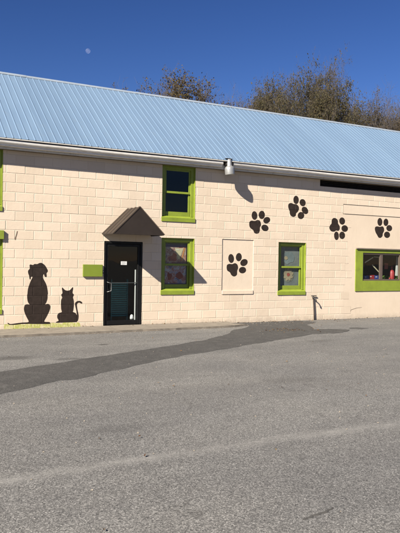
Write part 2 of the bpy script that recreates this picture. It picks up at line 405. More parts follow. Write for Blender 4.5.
def flat(name, pts, z, mat):
    mb = MB()
    for tri in tessellate_polygon([[Vector((a, b, 0)) for a, b in pts]]):
        p = [(pts[i][0], pts[i][1], z) for i in tri]
        nrm = (Vector(p[1]) - Vector(p[0])).cross(Vector(p[2]) - Vector(p[0]))
        mb.poly(p if nrm.z > 0 else p[::-1])
    ctr = Vector((0, 0)); s = sum(pts[i][0] * pts[(i + 1) % len(pts)][1] - pts[(i + 1) % len(pts)][0] * pts[i][1] for i in range(len(pts)))
    for i in range(len(pts)):                                # feathered edge down to the ground
        a, c = Vector(pts[i]), Vector(pts[(i + 1) % len(pts)]); d = (c - a).normalized(); o = Vector((d.y, -d.x)) * (0.012 if s > 0 else -0.012)
        if a.y > -0.05: continue
        mb.poly([(a.x, a.y, z), (a.x + o.x, a.y + o.y, -0.002), (c.x + o.x, c.y + o.y, -0.002), (c.x, c.y, z)])
    return tag(mb.build(name, mat), kind='structure')

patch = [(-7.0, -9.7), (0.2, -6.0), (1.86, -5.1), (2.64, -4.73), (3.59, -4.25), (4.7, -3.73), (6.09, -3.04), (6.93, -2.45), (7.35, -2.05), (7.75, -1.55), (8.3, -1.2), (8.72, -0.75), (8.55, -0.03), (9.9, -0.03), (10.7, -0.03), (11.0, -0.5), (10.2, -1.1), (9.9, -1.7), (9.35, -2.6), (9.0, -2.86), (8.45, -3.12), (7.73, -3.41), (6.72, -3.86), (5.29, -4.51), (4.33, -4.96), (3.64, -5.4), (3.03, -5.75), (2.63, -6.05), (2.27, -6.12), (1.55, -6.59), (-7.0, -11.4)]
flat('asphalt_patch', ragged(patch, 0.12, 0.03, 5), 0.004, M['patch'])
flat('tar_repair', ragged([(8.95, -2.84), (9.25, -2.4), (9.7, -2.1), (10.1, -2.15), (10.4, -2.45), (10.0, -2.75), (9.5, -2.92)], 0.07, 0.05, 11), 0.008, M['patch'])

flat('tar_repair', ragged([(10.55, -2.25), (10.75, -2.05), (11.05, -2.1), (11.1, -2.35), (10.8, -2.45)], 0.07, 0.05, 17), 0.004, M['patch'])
ck_line = [(2.440, -11.075), (2.475, -11.062), (2.500, -11.066), (2.530, -11.045), (2.565, -11.050), (2.600, -11.038), (2.640, -11.040), (2.670, -11.020), (2.705, -11.016), (2.730, -10.998)]
ck_w = [0.001, 0.004, 0.006, 0.004, 0.008, 0.005, 0.006, 0.004, 0.003, 0.001]
flat('asphalt_crack', ragged([(x_, y_ - w_) for (x_, y_), w_ in zip(ck_line, ck_w)] + [(x_, y_ + w_) for (x_, y_), w_ in zip(ck_line, ck_w)][::-1], 0.012, 0.0025, 23), 0.004, M['crack_tar'])
# concrete apron along the foot of the wall, broken off where the patch begins
ap = [(-8, -0.004), (-8, -1.25), (2.64, -1.15), (3.63, -1.14), (4.74, -1.08), (5.91, -1.03), (7.17, -1.0), (8.19, -0.9), (8.62, -0.74), (8.35, -0.5), (8.5, -0.1), (8.45, -0.004)]
apr = ragged(ap, 0.15, 0.03, 2, keep=(0, len(ap) - 1))
mb = MB(); zt = 0.045
for tri in tessellate_polygon([[Vector((a, b, 0)) for a, b in apr]]):
    p = [(apr[i][0], apr[i][1], zt) for i in tri]
    nrm = (Vector(p[1]) - Vector(p[0])).cross(Vector(p[2]) - Vector(p[0]))
    mb.poly(p if nrm.z > 0 else p[::-1])
cxy = Vector((3, -0.5))
for i in range(len(apr)):
    a, b = apr[i], apr[(i + 1) % len(apr)]
    def ex(p):                                    # the edge slopes outwards a little
        return (p[0] + (0.03 if p[0] > 8.2 else 0), p[1] - (0.05 if p[1] < -0.3 else 0))
    a2, b2 = ex(a), ex(b)
    mb.poly([(a[0], a[1], zt), (a2[0], a2[1], -0.01), (b2[0], b2[1], -0.01), (b[0], b[1], zt)], 1)
tag(mb.build('pavement', [M['concrete'], M['dirt']]), kind='structure')

# ------------------------------------------------------------------ the shop building
X0, X1, DEPTH = -8.0, 26.0, 5.2
ZW = 3.88                                                   # soffit height
CH, BL = 0.2032, 0.402
bld = empty('shop_building', (0, 0, 0))
tag(bld, 'long cream painted block shop with blue ribbed metal roof and lime green windows', 'building')

# openings (x0, x1, z0, z1)
W_UP = (6.64, 7.545, 2.52, 3.876); W_LO = (6.645, 7.545, 0.745, 2.122); W_3 = (10.07, 10.985, 0.70, 2.112)
W_L1 = (1.98, 2.895, 2.57, 3.876); W_L2 = (1.98, 2.915, 0.37, 2.16); W_R = (12.745, 14.75, 0.78, 1.985)
DOOR = (5.19, 6.152, 0.02, 2.0); PANEL = (8.335, 9.285, 0.73, 2.14); VENT = (11.43, 17.6, 3.69, 3.876)
OPEN = [W_UP, W_LO, W_3, W_L1, W_L2, W_R, DOOR, PANEL, VENT]
INFILL = (12.30, 19.5, -0.061, 3.245)
ri = random.Random(8)
INF = []
for k in range(17):
    z0 = -0.061 + CH * k; z1 = min(z0 + CH, INFILL[3])
    if z1 - z0 > 0.001: INF.append((12.27 if z1 > 2.96 else ri.uniform(12.30, 12.62), 19.5, z0, z1))

def clip_half(poly, ax, val, keep_less):
    out = []; n = len(poly)
    for i in range(n):
        a, b = poly[i], poly[(i + 1) % n]
        da = (val - a[ax]) if keep_less else (a[ax] - val); db = (val - b[ax]) if keep_less else (b[ax] - val)
        if da >= 0: out.append(a)
        if (da > 0 and db < 0) or (da < 0 and db > 0):
            t = da / (da - db); out.append((a[0] + (b[0] - a[0]) * t, a[1] + (b[1] - a[1]) * t))
    return out

def area(p):
    return 0.5 * sum(p[i][0] * p[(i + 1) % len(p)][1] - p[(i + 1) % len(p)][0] * p[i][1] for i in range(len(p)))

def subtract(poly, r):
    xs = [p[0] for p in poly]; zs = [p[1] for p in poly]
    if max(xs) <= r[0] or min(xs) >= r[1] or max(zs) <= r[2] or min(zs) >= r[3]: return [poly]
    res = [clip_half(poly, 0, r[0], True), clip_half(poly, 0, r[1], False)]
    mid = clip_half(clip_half(poly, 0, r[0], False), 0, r[1], True)
    if len(mid) > 2: res += [clip_half(mid, 1, r[2], True), clip_half(mid, 1, r[3], False)]
    return [p for p in res if len(p) > 2 and abs(area(p)) > 1e-7]

surf = []            # (polygon in (x,z), plane (a,b,c): y = a + b x + c z, tint)
def add_surf(poly, plane, tint, cut):
    ps = [poly]
    for r in cut: ps = [q for p in ps for q in subtract(p, r)]
    for p in ps: surf.append((p, plane, tint))

JH, BV, JD = 0.0035, 0.006, 0.0037                            # half joint, bevel, joint depth
rb = random.Random(3)
def block(x0, x1, z0, z1, cut, first=0.0):
    dy = rb.uniform(-0.0012, 0.0012); t = min(1, max(0, rb.gauss(0.5, 0.2)))
    a0, a1, c0, c1 = x0 + JH, x1 - JH, z0 + JH, z1 - JH
    j = lambda: rb.uniform(-0.001, 0.001)
    a0 += j(); a1 += j(); c0 += j(); c1 += j()
    i0, i1, k0, k1 = a0 + BV, a1 - BV, c0 + BV, c1 - BV
    if i1 - i0 < 0.02 or k1 - k0 < 0.02: 
        add_surf([(x0, z0), (x1, z0), (x1, z1), (x0, z1)], (0, 0, 0), t, cut); return
    tx, tz = rb.uniform(-0.004, 0.004), rb.uniform(-0.006, 0.006)
    xm, zm = (x0 + x1) / 2, (z0 + z1) / 2
    pl = (dy - tx * xm - tz * zm, tx, tz)
    add_surf([(i0, k0), (i1, k0), (i1, k1), (i0, k1)], pl, t, cut)
    s = JD / BV
    add_surf([(a0, c0), (i0, k0), (i0, k1), (a0, c1)], (dy + s * i0, -s, 0), t, cut)
    add_surf([(i1, k0), (a1, c0), (a1, c1), (i1, k1)], (dy - s * i1, s, 0), t, cut)
    add_surf([(a0, c0), (a1, c0), (i1, k0), (i0, k0)], (dy + s * k0, 0, -s), t, cut)
    add_surf([(i0, k1), (i1, k1), (a1, c1), (a0, c1)], (dy - s * k1, 0, s), t, cut)
    jp = (JD, 0, 0)
    add_surf([(x0, z0), (x1, z0), (x1, c0), (x0, c0)], jp, 0.5, cut)
    add_surf([(x0, c1), (x1, c1), (x1, z1), (x0, z1)], jp, 0.5, cut)
    add_surf([(x0, c0), (a0, c0), (a0, c1), (x0, c1)], jp, 0.5, cut)
    add_surf([(a1, c0), (x1, c0), (x1, c1), (a1, c1)], jp, 0.5, cut)

CUT = OPEN + INF
zs = [-0.061 + CH * k for k in range(0, 21)]
for k in range(len(zs) - 1):
    z0, z1 = zs[k], min(zs[k + 1], ZW)
    if z1 - z0 < 0.03: continue
    ph = 4.574 if (k - 1) % 2 == 0 else 4.775
    n0 = int((X0 - ph) / BL) - 1; n1 = int((X1 - ph) / BL) + 1
    for n in range(n0, n1 + 1):
        a, b = max(X0, ph + n * BL), min(X1, ph + (n + 1) * BL)
        if b - a > 0.02: block(a, b, z0, z1, CUT)
# the smooth plastered infill round the wide window, with its lintel band above
for xa, xb, z0, z1 in INF:
    n = 14
    for g in range(n):
        x0 = xa + (xb - xa) * g / n; x1 = xa + (xb - xa) * (g + 1) / n
        add_surf([(x0, z0), (x1, z0), (x1, z1), (x0, z1)], (0.0005, 0, 0), 0.47, [W_R, (12.26, 19.6, 2.955, 3.25)])
LX = 12.27
add_surf([(LX, 2.955), (19.5, 2.955), (19.5, 2.975), (LX, 2.975)], (0.022, 0, 0), 0.3, [])
add_surf([(LX, 2.975), (19.5, 2.975), (19.5, 3.225), (LX, 3.225)], (-0.007, 0, 0), 0.55, [])
add_surf([(LX, 3.225), (19.5, 3.225), (19.5, 3.245), (LX, 3.245)], (0.022, 0, 0), 0.3, [])
# the bricked-up window: smooth panel set back, with a cream sill
add_surf([(PANEL[0], PANEL[2]), (PANEL[1], PANEL[2]), (PANEL[1], PANEL[3]), (PANEL[0], PANEL[3])], (0.014, 0, 0), 0.62, [])

mb = MB()
for p, (a, b, c), t in surf:
    if area(p) < 0: p = p[::-1]
    mb.poly([(x, a + b * x + c * z, z) for x, z in p], 0, t)
TH = 0.2
inner = [[(X0, -0.061), (X1, -0.061), (X1, ZW), (X0, ZW)]]
for r in [o for o in OPEN if o is not PANEL]: inner = [q for p in inner for q in subtract(p, r)]
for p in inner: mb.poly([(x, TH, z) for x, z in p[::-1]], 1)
for r in OPEN:                                              # thickness of the wall in each opening
    d = 0.014 if r is PANEL else TH
    for (xa, za), (xb, zb) in (((r[0], r[2]), (r[0], r[3])), ((r[1], r[3]), (r[1], r[2])), ((r[1], r[2]), (r[0], r[2])), ((r[0], r[3]), (r[1], r[3]))):
        mb.poly([(xa, -0.001, za), (xa, d, za), (xb, d, zb), (xb, -0.001, zb)], 0)
front = mb.build('front_wall', [M['block'], M['inside']], bld)

mb = MB()                                                   # side and back walls
mb.box(X0, X0 + 0.2, TH + 0.003, DEPTH - 0.2, -0.05, ZW); mb.box(X1 - 0.2, X1, TH + 0.003, DEPTH - 0.2, -0.05, ZW)
mb.box(X0, X1, DEPTH - 0.197, DEPTH, -0.05, ZW)
RZ = 6.24; RY = 2.6
for x0, x1 in ((X0, X0 + 0.2), (X1 - 0.2, X1)):
    pr = [(0.02, ZW + 0.003), (DEPTH - 0.02, ZW + 0.003), (RY, RZ - 0.15)]
    mb.poly([(x0, y, z) for y, z in pr[::-1]]); mb.poly([(x1, y, z) for y, z in pr])
    for i in range(3):
        a, b = pr[i], pr[(i + 1) % 3]; mb.poly([(x0, a[0], a[1]), (x1, a[0], a[1]), (x1, b[0], b[1]), (x0, b[0], b[1])])
mb.build('rear_wall', M['block'], bld)
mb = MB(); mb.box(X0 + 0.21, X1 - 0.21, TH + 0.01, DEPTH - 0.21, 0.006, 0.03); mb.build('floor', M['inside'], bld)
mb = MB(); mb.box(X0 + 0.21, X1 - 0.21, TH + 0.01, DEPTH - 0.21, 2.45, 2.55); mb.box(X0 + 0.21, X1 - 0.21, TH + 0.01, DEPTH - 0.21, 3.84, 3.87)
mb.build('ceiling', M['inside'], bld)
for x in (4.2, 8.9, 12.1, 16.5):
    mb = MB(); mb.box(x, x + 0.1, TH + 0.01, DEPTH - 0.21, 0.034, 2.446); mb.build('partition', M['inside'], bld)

mb = MB()                                                   # cream sill of the bricked-up window
mb.box(PANEL[0] + 0.01, PANEL[1] - 0.004, -0.016, 0.013, 0.735, 0.835, 0, 0.006)
mb.build('sill', M['block'], bld)

# roof: ribbed sheets on both slopes
def ribbed(mb, ye, ze, yr, zr, x0, x1, pitch=0.155, sgn=1):
    d = Vector((0, yr - ye, zr - ze)).normalized(); nrm = Vector((0, -d.z, d.y)) * (1 if d.y > 0 else -1)
    prof = []; x = x0
    while x < x1:
        prof += [(x, 0), (x + pitch * 0.70, 0), (x + pitch * 0.78, 0.0075), (x + pitch * 0.88, 0.0075), (x + pitch * 0.96, 0)]; x += pitch
    prof.append((x, 0))
    N = 10
    for i in range(len(prof) - 1):
        (xa, ha), (xb, hb) = prof[i], prof[i + 1]
        for k in range(N):
            q = []
            for (xx, hh, kk) in ((xa, ha, k), (xb, hb, k), (xb, hb, k + 1), (xa, ha, k + 1)):
                t = kk / N; p = Vector((xx, ye + (yr - ye) * t, ze + (zr - ze) * t)) + nrm * (hh + 0.0)
                q.append(p)
            mb.poly(q if sgn > 0 else q[::-1])
EY, EZ = -0.31, 4.085
XR0, XR1 = X0 - 0.25, X1 + 0.25
mb = MB(); ribbed(mb, EY, EZ, RY, RZ, XR0, XR1); ribbed(mb, DEPTH - EY, EZ, RY, RZ, XR0, XR1, sgn=-1)
roof = mb.build('roof', M['roof'], bld)
mb = MB()                                                   # sheathing below, so no light gets through
for s in (0, 1):
    y0 = EY + 0.03 if s == 0 else DEPTH - EY - 0.03
    q = [(XR0 + 0.1, y0, EZ - 0.02), (XR1 - 0.1, y0, EZ - 0.02), (XR1 - 0.1, RY, RZ - 0.05), (XR0 + 0.1, RY, RZ - 0.05)]
    mb.poly(q)
mb.build('sheathing', M['inside'], roof)
mb = MB(); x = XR0 - 0.02; sl = (RZ - EZ) / (RY - EY)        # ridge cap in overlapping lengths, closed by foam strips below
k = 0
while x < XR1:
    L = 3.05; dz = 0.018 + 0.004 * (k % 2); wd = 0.10
    xb = min(x + L + 0.03, XR1 + 0.02)
    pr = [(RY - wd, RZ + dz - wd * sl - 0.012), (RY - wd, RZ + dz - wd * sl), (RY - 0.02, RZ + dz - 0.012), (RY + 0.02, RZ + dz - 0.012), (RY + wd, RZ + dz - wd * sl), (RY + wd, RZ + dz - wd * sl - 0.012)]
    for a, b in zip(pr[:-1], pr[1:]): mb.poly([(x, *a), (xb, *a), (xb, *b), (x, *b)])
    x += L; k += 1
mb.build('ridge_cap', mat_paint('ridge_cap_metal', (0.30, 0.35, 0.41), 0.10, 0.5), roof)

# eave: soffit, fascia and gutter
mb = MB(); mb.box(XR0 + 0.1, XR1 - 0.1, -0.135, 0.19, ZW + 0.002, ZW + 0.02); mb.build('soffit', M['soffit'], bld)
mb = MB(); mb.box(XR0 + 0.1, XR1 - 0.1, -0.160, -0.138, 3.87, 4.055); mb.build('fascia', M['fascia'], bld)
def gutter_run(mb, x0, x1):
    pr = [(-0.163, 4.05), (-0.163, 3.925), (-0.176, 3.915), (-0.225, 3.915), (-0.236, 3.925), (-0.240, 3.948), (-0.252, 3.965), (-0.276, 3.985), (-0.283, 4.005), (-0.283, 4.038), (-0.272, 4.044), (-0.270, 4.036)]
    n = max(2, int((x1 - x0) / 0.4))
    for a, b in zip(pr[:-1], pr[1:]):
        for i in range(n):
            xa = x0 + (x1 - x0) * i / n; xb = x0 + (x1 - x0) * (i + 1) / n
            dz = lambda x: 0.006 * math.sin(x * 0.9) + 0.003 * math.sin(x * 3.1)
            mb.poly([(xa, a[0], a[1] + dz(xa)), (xb, a[0], a[1] + dz(xb)), (xb, b[0], b[1] + dz(xb)), (xa, b[0], b[1] + dz(xa))])
mb = MB(); gutter_run(mb, XR0 + 0.1, 8.165); gutter_run(mb, 8.47, XR1 - 0.1)
for xc in (8.166, 8.469):
    mb.poly([(xc, -0.163, 4.045), (xc, -0.163, 3.92), (xc, -0.228, 3.92), (xc, -0.252, 3.965), (xc, -0.281, 3.995), (xc, -0.281, 4.035)])
mb.build('gutter', M['gutter'], bld)
mb = MB()                                                   # drip edge under the sheets
mb.box(XR0 + 0.05, XR1 - 0.05, EY + 0.004, EY + 0.05, EZ - 0.026, EZ - 0.004); mb.box(XR0 + 0.05, XR1 - 0.05, EY + 0.052, -0.12, EZ - 0.022, EZ - 0.008)
mb.build('drip_edge', M['fascia'], bld)

# vent opening under the eave
mb = MB(); r = VENT
mb.poly([(r[0], TH - 0.02, r[2]), (r[1], TH - 0.02, r[2]), (r[1], TH - 0.02, r[3]), (r[0], TH - 0.02, r[3])])
vent = mb.build('vent', M['cavity'], bld)
mb = MB()
for i in range(4):
    z = r[2] + 0.02 + i * 0.045
    mb.poly([(r[0] + 0.004, 0.05, z), (r[1] - 0.004, 0.05, z), (r[1] - 0.004, 0.09, z + 0.035), (r[0] + 0.004, 0.09, z + 0.035)])
mb.build('louvre', M['dark'], vent)

# ------------------------------------------------------------------ sash windows
def sash_window(r, label, sill_h=0.105, header=False, rec=0.045):
    x0, x1, z0, z1 = r; g = 0.003; zs = z0 + sill_h + 0.03
    mb = MB(); t = 0.016
    mb.box(x0 + g, x0 + t, 0.010, 0.15, z0 + g, z1 - g); mb.box(x1 - t, x1 - g, -0.002, 0.15, z0 + g, z1 - g)      # reveal boards
    mb.box(x0 + t + 0.001, x1 - t - 0.001, 0.012, 0.15, z1 - t, z1 - g)
    c = 0.085
    mb.box(x0 + t + 0.001, x0 + t + c, rec, rec + 0.028, zs, z1 - t - 0.001, 0, 0.003); mb.box(x1 - t - c, x1 - t - 0.001, rec, rec + 0.028, zs, z1 - t - 0.001, 0, 0.003)
    mb.box(x0 + t + c + 0.001, x1 - t - c - 0.001, rec, rec + 0.028, z1 - t - 0.062, z1 - t - 0.001, 0, 0.003)
    if header: mb.box(x0 - 0.05, x1 + 0.012, -0.05, -0.008, z1 - 0.19, z1 - 0.002, 0, 0.004)
    win = mb.build('window', M['lime'], bld); tag(win, label)
    mb = MB()                                               # sill: block face below, sloped top
    xs0, xs1 = x0 - 0.012, x1 - 0.004
    yf = -0.018
    q = [(yf, z0), (yf, z0 + sill_h - 0.012), (yf + 0.012, z0 + sill_h), (rec + 0.03, z0 + sill_h + 0.035), (rec + 0.03, z0)]
    n = len(q)
    mb.poly([(xs0, y, z) for y, z in q]); mb.poly([(xs1, y, z) for y, z in q[::-1]])
    for i in range(n):
        a, b = q[i], q[(i + 1) % n]; mb.poly([(xs0, *b), (xs0, *a), (xs1, *a), (xs1, *b)])
    mb.build('sill', M['lime'], win)
    a0, a1 = x0 + t + c - 0.012, x1 - t - c + 0.012; zb, zt = zs + 0.002, z1 - t - 0.05; zm = (zb + zt) / 2 - 0.0
    for (u0, u1, yy, top) in ((zm - 0.02, zt, rec + 0.030, True), (zb, zm + 0.02, rec + 0.056, False)):
        s = 0.056; br = 0.05 if top else 0.11; tr = 0.05 if top else 0.04
        mb = MB()
        mb.box(a0, a0 + s, yy, yy + 0.024, u0, u1, 0, 0.003); mb.box(a1 - s, a1, yy, yy + 0.024, u0, u1, 0, 0.003)
        mb.box(a0 + s + 0.001, a1 - s - 0.001, yy, yy + 0.024, u0, u0 + br, 0, 0.003); mb.box(a0 + s + 0.001, a1 - s - 0.001, yy, yy + 0.024, u1 - tr, u1, 0, 0.003)
        sash = mb.build('sash', M['lime'], win)
        mb = MB(); yg = yy + 0.012
        mb.poly([(a0 + s - 0.004, yg, u0 + br - 0.004), (a1 - s + 0.004, yg, u0 + br - 0.004), (a1 - s + 0.004, yg, u1 - tr + 0.004), (a0 + s - 0.004, yg, u1 - tr + 0.004)])
        mb.build('pane', M['glass'], win)
    return win

sash_window(W_UP, 'upper green sash window close under the gutter above the shop door side')
sash_window(W_LO, 'lower green sash window right of the awning with bright cards behind it')
sash_window(W_3, 'green sash window with a flower ornament between two paw prints')
sash_window(W_L1, 'upper green window at the left edge of the photo')
sash_window(W_L2, 'lower green window left of the painted dog', header=True)

# wide sliding window on the right
x0, x1, z0, z1 = W_R
mb = MB(); gx0, gx1, gz0, gz1 = 13.02, 14.50, 1.08, 1.885
mb.box(x0, gx0, -0.022, 0.05, z0, z1, 0, 0.004); mb.box(gx1, x1, -0.022, 0.05, z0, z1, 0, 0.004)
mb.box(gx0 + 0.001, gx1 - 0.001, -0.020, 0.05, z0, gz0, 0, 0.004); mb.box(gx0 + 0.001, gx1 - 0.001, -0.020, 0.05, gz1, z1, 0, 0.004)
win = mb.build('window', M['lime'], bld); tag(win, 'wide green framed sliding window with pet goods behind it')
mb = MB(); mb.box(x0 + 0.01, x1 + 0.03, -0.06, -0.004, z1 + 0.002, z1 + 0.035, 0, 0.003); mb.build('drip_cap', M['soffit'], win)
mb = MB(); f = 0.035; y0, y1 = 0.0, 0.06
mb.box(gx0 + 0.002, gx0 + f, y0, y1, gz0 + 0.002, gz1 - 0.002, 0, 0.003); mb.box(gx1 - f, gx1 - 0.002, y0, y1, gz0 + 0.002, gz1 - 0.002, 0, 0.003)
mb.box(gx0 + f + 0.001, gx1 - f - 0.001, y0, y1, gz0 + 0.002, gz0 + 0.045, 0, 0.003); mb.box(gx0 + f + 0.001, gx1 - f - 0.001, y0, y1, gz1 - 0.045, gz1 - 0.002, 0, 0.003)
mb.box(13.70, 13.80, 0.004, y1 - 0.002, gz0 + 0.046, gz1 - 0.046, 0, 0.003)
mb.build('sliding_frame', M['bronze'], win)
for a, b, yy in ((gx0 + f, 13.70, 0.02), (13.80, gx1 - f, 0.035)):
    mb = MB(); mb.poly([(a, yy, gz0 + 0.045), (b, yy, gz0 + 0.045), (b, yy, gz1 - 0.045), (a, yy, gz1 - 0.045)]); mb.build('pane', M['glass'], win)

# ------------------------------------------------------------------ shop door
x0, x1, z0, z1 = DOOR
mb = MB(); fw = 0.05
mb.box(x0 + 0.003, x0 + fw, 0.0, 0.11, 0.047, z1 - 0.003, 0, 0.003); mb.box(x1 - fw, x1 - 0.003, 0.0, 0.11, 0.047, z1 - 0.003, 0, 0.003)
mb.box(x0 + fw + 0.001, x1 - fw - 0.001, 0.0, 0.11, z1 - 0.055, z1 - 0.003, 0, 0.003)
mb.box(x0 + 0.003, x1 - 0.003, -0.02, 0.11, 0.022, 0.045, 0, 0.003)
door = mb.build('door', M['black'], bld); tag(door, 'black framed glass shop door under the brown awning')
a0, a1, b0, b1 = x0 + fw + 0.004, x1 - fw - 0.004, 0.055, z1 - 0.06
mb = MB(); s = 0.055
mb.box(a0, a0 + s, 0.02, 0.065, b0, b1, 0, 0.004); mb.box(a1 - s, a1, 0.02, 0.065, b0, b1, 0, 0.004)
mb.box(a0 + s + 0.001, a1 - s - 0.001, 0.02, 0.065, b0, b0 + 0.10, 0, 0.004); mb.box(a0 + s + 0.001, a1 - s - 0.001, 0.02, 0.065, b1 - 0.06, b1, 0, 0.004)
leaf = mb.build('door_leaf', M['black'], door)
mb = MB(); mb.poly([(a0 + s, 0.045, b0 + 0.10), (a1 - s, 0.045, b0 + 0.10), (a1 - s, 0.045, b1 - 0.06), (a0 + s, 0.045, b1 - 0.06)]); mb.build('pane', M['doorglass'], door)
mb = MB(); mb.box(a0 + s - 0.01, a1 - s + 0.01, 0.066, 0.085, 1.022, 1.04, 0, 0.003); mb.build('push_bar', M['steel'], door)
mb = MB(); hx = a0 + 0.03
mb.tube([(hx, 0.022, 1.05), (hx, -0.035, 1.05), (hx + 0.004, -0.05, 1.045), (hx + 0.075, -0.052, 1.03), (hx + 0.085, -0.052, 1.015), (hx + 0.085, -0.052, 0.86), (hx + 0.075, -0.05, 0.845), (hx + 0.004, -0.048, 0.83), (hx, -0.035, 0.825), (hx, 0.022, 0.825)], 0.010, 8)
mb.build('handle', M['steel'], door)
# things just inside the door: white jamb cut down to its sunlit part, teal slatted shutter behind
mb = MB(); mb.box(6.012, 6.036, 0.10, 0.125, 0.14, 1.34, 0, 0.003); mb.build('inner_jamb', M['white'], door)

# ------------------------------------------------------------------ awning over the door
ax0, ax1, az0, azr, ad = 5.135, 6.378, 2.155, 2.768, 0.72
axm = (ax0 + ax1) / 2 + 0.005
aw = empty('awning', (0, 0, 0)); aw.parent = bld; tag(aw, 'small dark brown metal gable awning over the shop door')
mb = MB(); th = 0.018
for sx, xe in ((-1, ax0), (1, ax1)):
    L = Vector((axm - xe, 0, azr - az0)).normalized(); nr = Vector((-L.z * 1, 0, L.x)) if sx < 0 else Vector((-L.z, 0, L.x)) * -1
    if nr.z < 0: nr = -nr
    p = [Vector((xe, -ad, az0)), Vector((xe, -0.012, az0)), Vector((axm, -0.012, azr)), Vector((axm, -ad, azr))]
    q = [v - nr * th for v in p]
    mb.poly(p); mb.poly(q[::-1])
    for i in range(4): mb.poly([p[i], q[i], q[(i + 1) % 4], p[(i + 1) % 4]])
mb.build('roof_panel', M['brown'], aw)
for xe in (ax0, ax1):
    for yy in (-0.708, -0.48, -0.25, -0.022):
        L = (Vector((axm, 0, azr)) - Vector((xe, 0, az0))); n = Vector((-L.z, 0, L.x)).normalized()
        if n.z < 0: n = -n
        mb = MB(); a = Vector((xe, yy, az0)) - L.normalized() * 0.004; b = Vector((axm, yy, azr)); hw = 0.006; hh = 0.02
        vs = [a + Vector((0, -hw, 0)), a + Vector((0, hw, 0)), a + Vector((0, hw, 0)) + n * hh, a + Vector((0, -hw, 0)) + n * hh]
        vs += [v + (b - a) for v in vs]
        mb.mesh(vs, [(0, 1, 2, 3), (7, 6, 5, 4), (0, 4, 5, 1), (1, 5, 6, 2), (2, 6, 7, 3), (3, 7, 4, 0)])
        mb.build('seam', M['seam'], aw)
mb = MB()                                                   # front gable panel with a folded bottom edge
prism(mb, [(ax0 + 0.03, az0 + 0.004), (ax1 - 0.03, az0 + 0.004), (axm, azr - 0.022)], -ad + 0.006, -ad + 0.02)
mb.box(ax0 + 0.02, ax1 - 0.02, -ad + 0.002, -ad + 0.03, az0 - 0.018, az0 + 0.003, 0, 0.003)
mb.box(ax0 + 0.002, ax0 + 0.022, -ad + 0.032, -0.012, az0 - 0.016, az0 + 0.003); mb.box(ax1 - 0.022, ax1 - 0.002, -ad + 0.032, -0.012, az0 - 0.016, az0 + 0.003)
mb.build('gable_panel', M['brown'], aw)

# ------------------------------------------------------------------ painted pictures on the wall, following its joints
def smooth_closed(pts, k=3):
    out = []; n = len(pts)
    for i in range(n):
        p0, p1, p2, p3 = [Vector(pts[(i + j) % n]) for j in (-1, 0, 1, 2)]
        for s in range(k):
            t = s / k
            q = 0.5 * ((2 * p1) + (-p0 + p2) * t + (2 * p0 - 5 * p1 + 4 * p2 - p3) * t * t + (-p0 + 3 * p1 - 3 * p2 + p3) * t ** 3)
            out.append((q.x, q.y))
    return out

def clip_convex(subj, clip):
    out = subj
    if area(clip) < 0: clip = clip[::-1]
    n = len(clip)
    for i in range(n):
        a, b = clip[i], clip[(i + 1) % n]; ex, ez = b[0] - a[0], b[1] - a[1]; res = []
        f = lambda p: ex * (p[1] - a[1]) - ez * (p[0] - a[0])
        for j in range(len(out)):
            p, q = out[j], out[(j + 1) % len(out)]; fp, fq = f(p), f(q)
            if fp >= 0: res.append(p)
            if (fp > 0 and fq < 0) or (fp < 0 and fq > 0):
                t = fp / (fp - fq); res.append((p[0] + (q[0] - p[0]) * t, p[1] + (q[1] - p[1]) * t))
        out = res
        if len(out) < 3: return []
    return out

BB = [(min(p[0] for p in s[0]), max(p[0] for p in s[0]), min(p[1] for p in s[0]), max(p[1] for p in s[0])) for s in surf]
def decal(name, outlines, mat, label=None, off=0.0016):
    mb = MB()
    for ol in outlines:
        ox0, ox1 = min(p[0] for p in ol), max(p[0] for p in ol); oz0, oz1 = min(p[1] for p in ol), max(p[1] for p in ol)
        near = [s for s, b in zip(surf, BB) if b[1] > ox0 and b[0] < ox1 and b[3] > oz0 and b[2] < oz1]
        for tri in tessellate_polygon([[Vector((a, b, 0)) for a, b in ol]]):
            T = [ol[i] for i in tri]
            if area(T) < 0: T = T[::-1]
            if abs(area(T)) < 1e-9: continue
            tx0, tx1 = min(p[0] for p in T), max(p[0] for p in T); tz0, tz1 = min(p[1] for p in T), max(p[1] for p in T)
            for p, (a, b, c), t in near:
                if max(q[0] for q in p) < tx0 or min(q[0] for q in p) > tx1 or max(q[1] for q in p) < tz0 or min(q[1] for q in p) > tz1: continue
                r = clip_convex(T, p)
                if len(r) > 2: mb.poly([(x, a + b * x + c * z - off, z) for x, z in r], 0, t)
    o = mb.build(name, mat, bld)
    if label: o['label'] = label
    return o

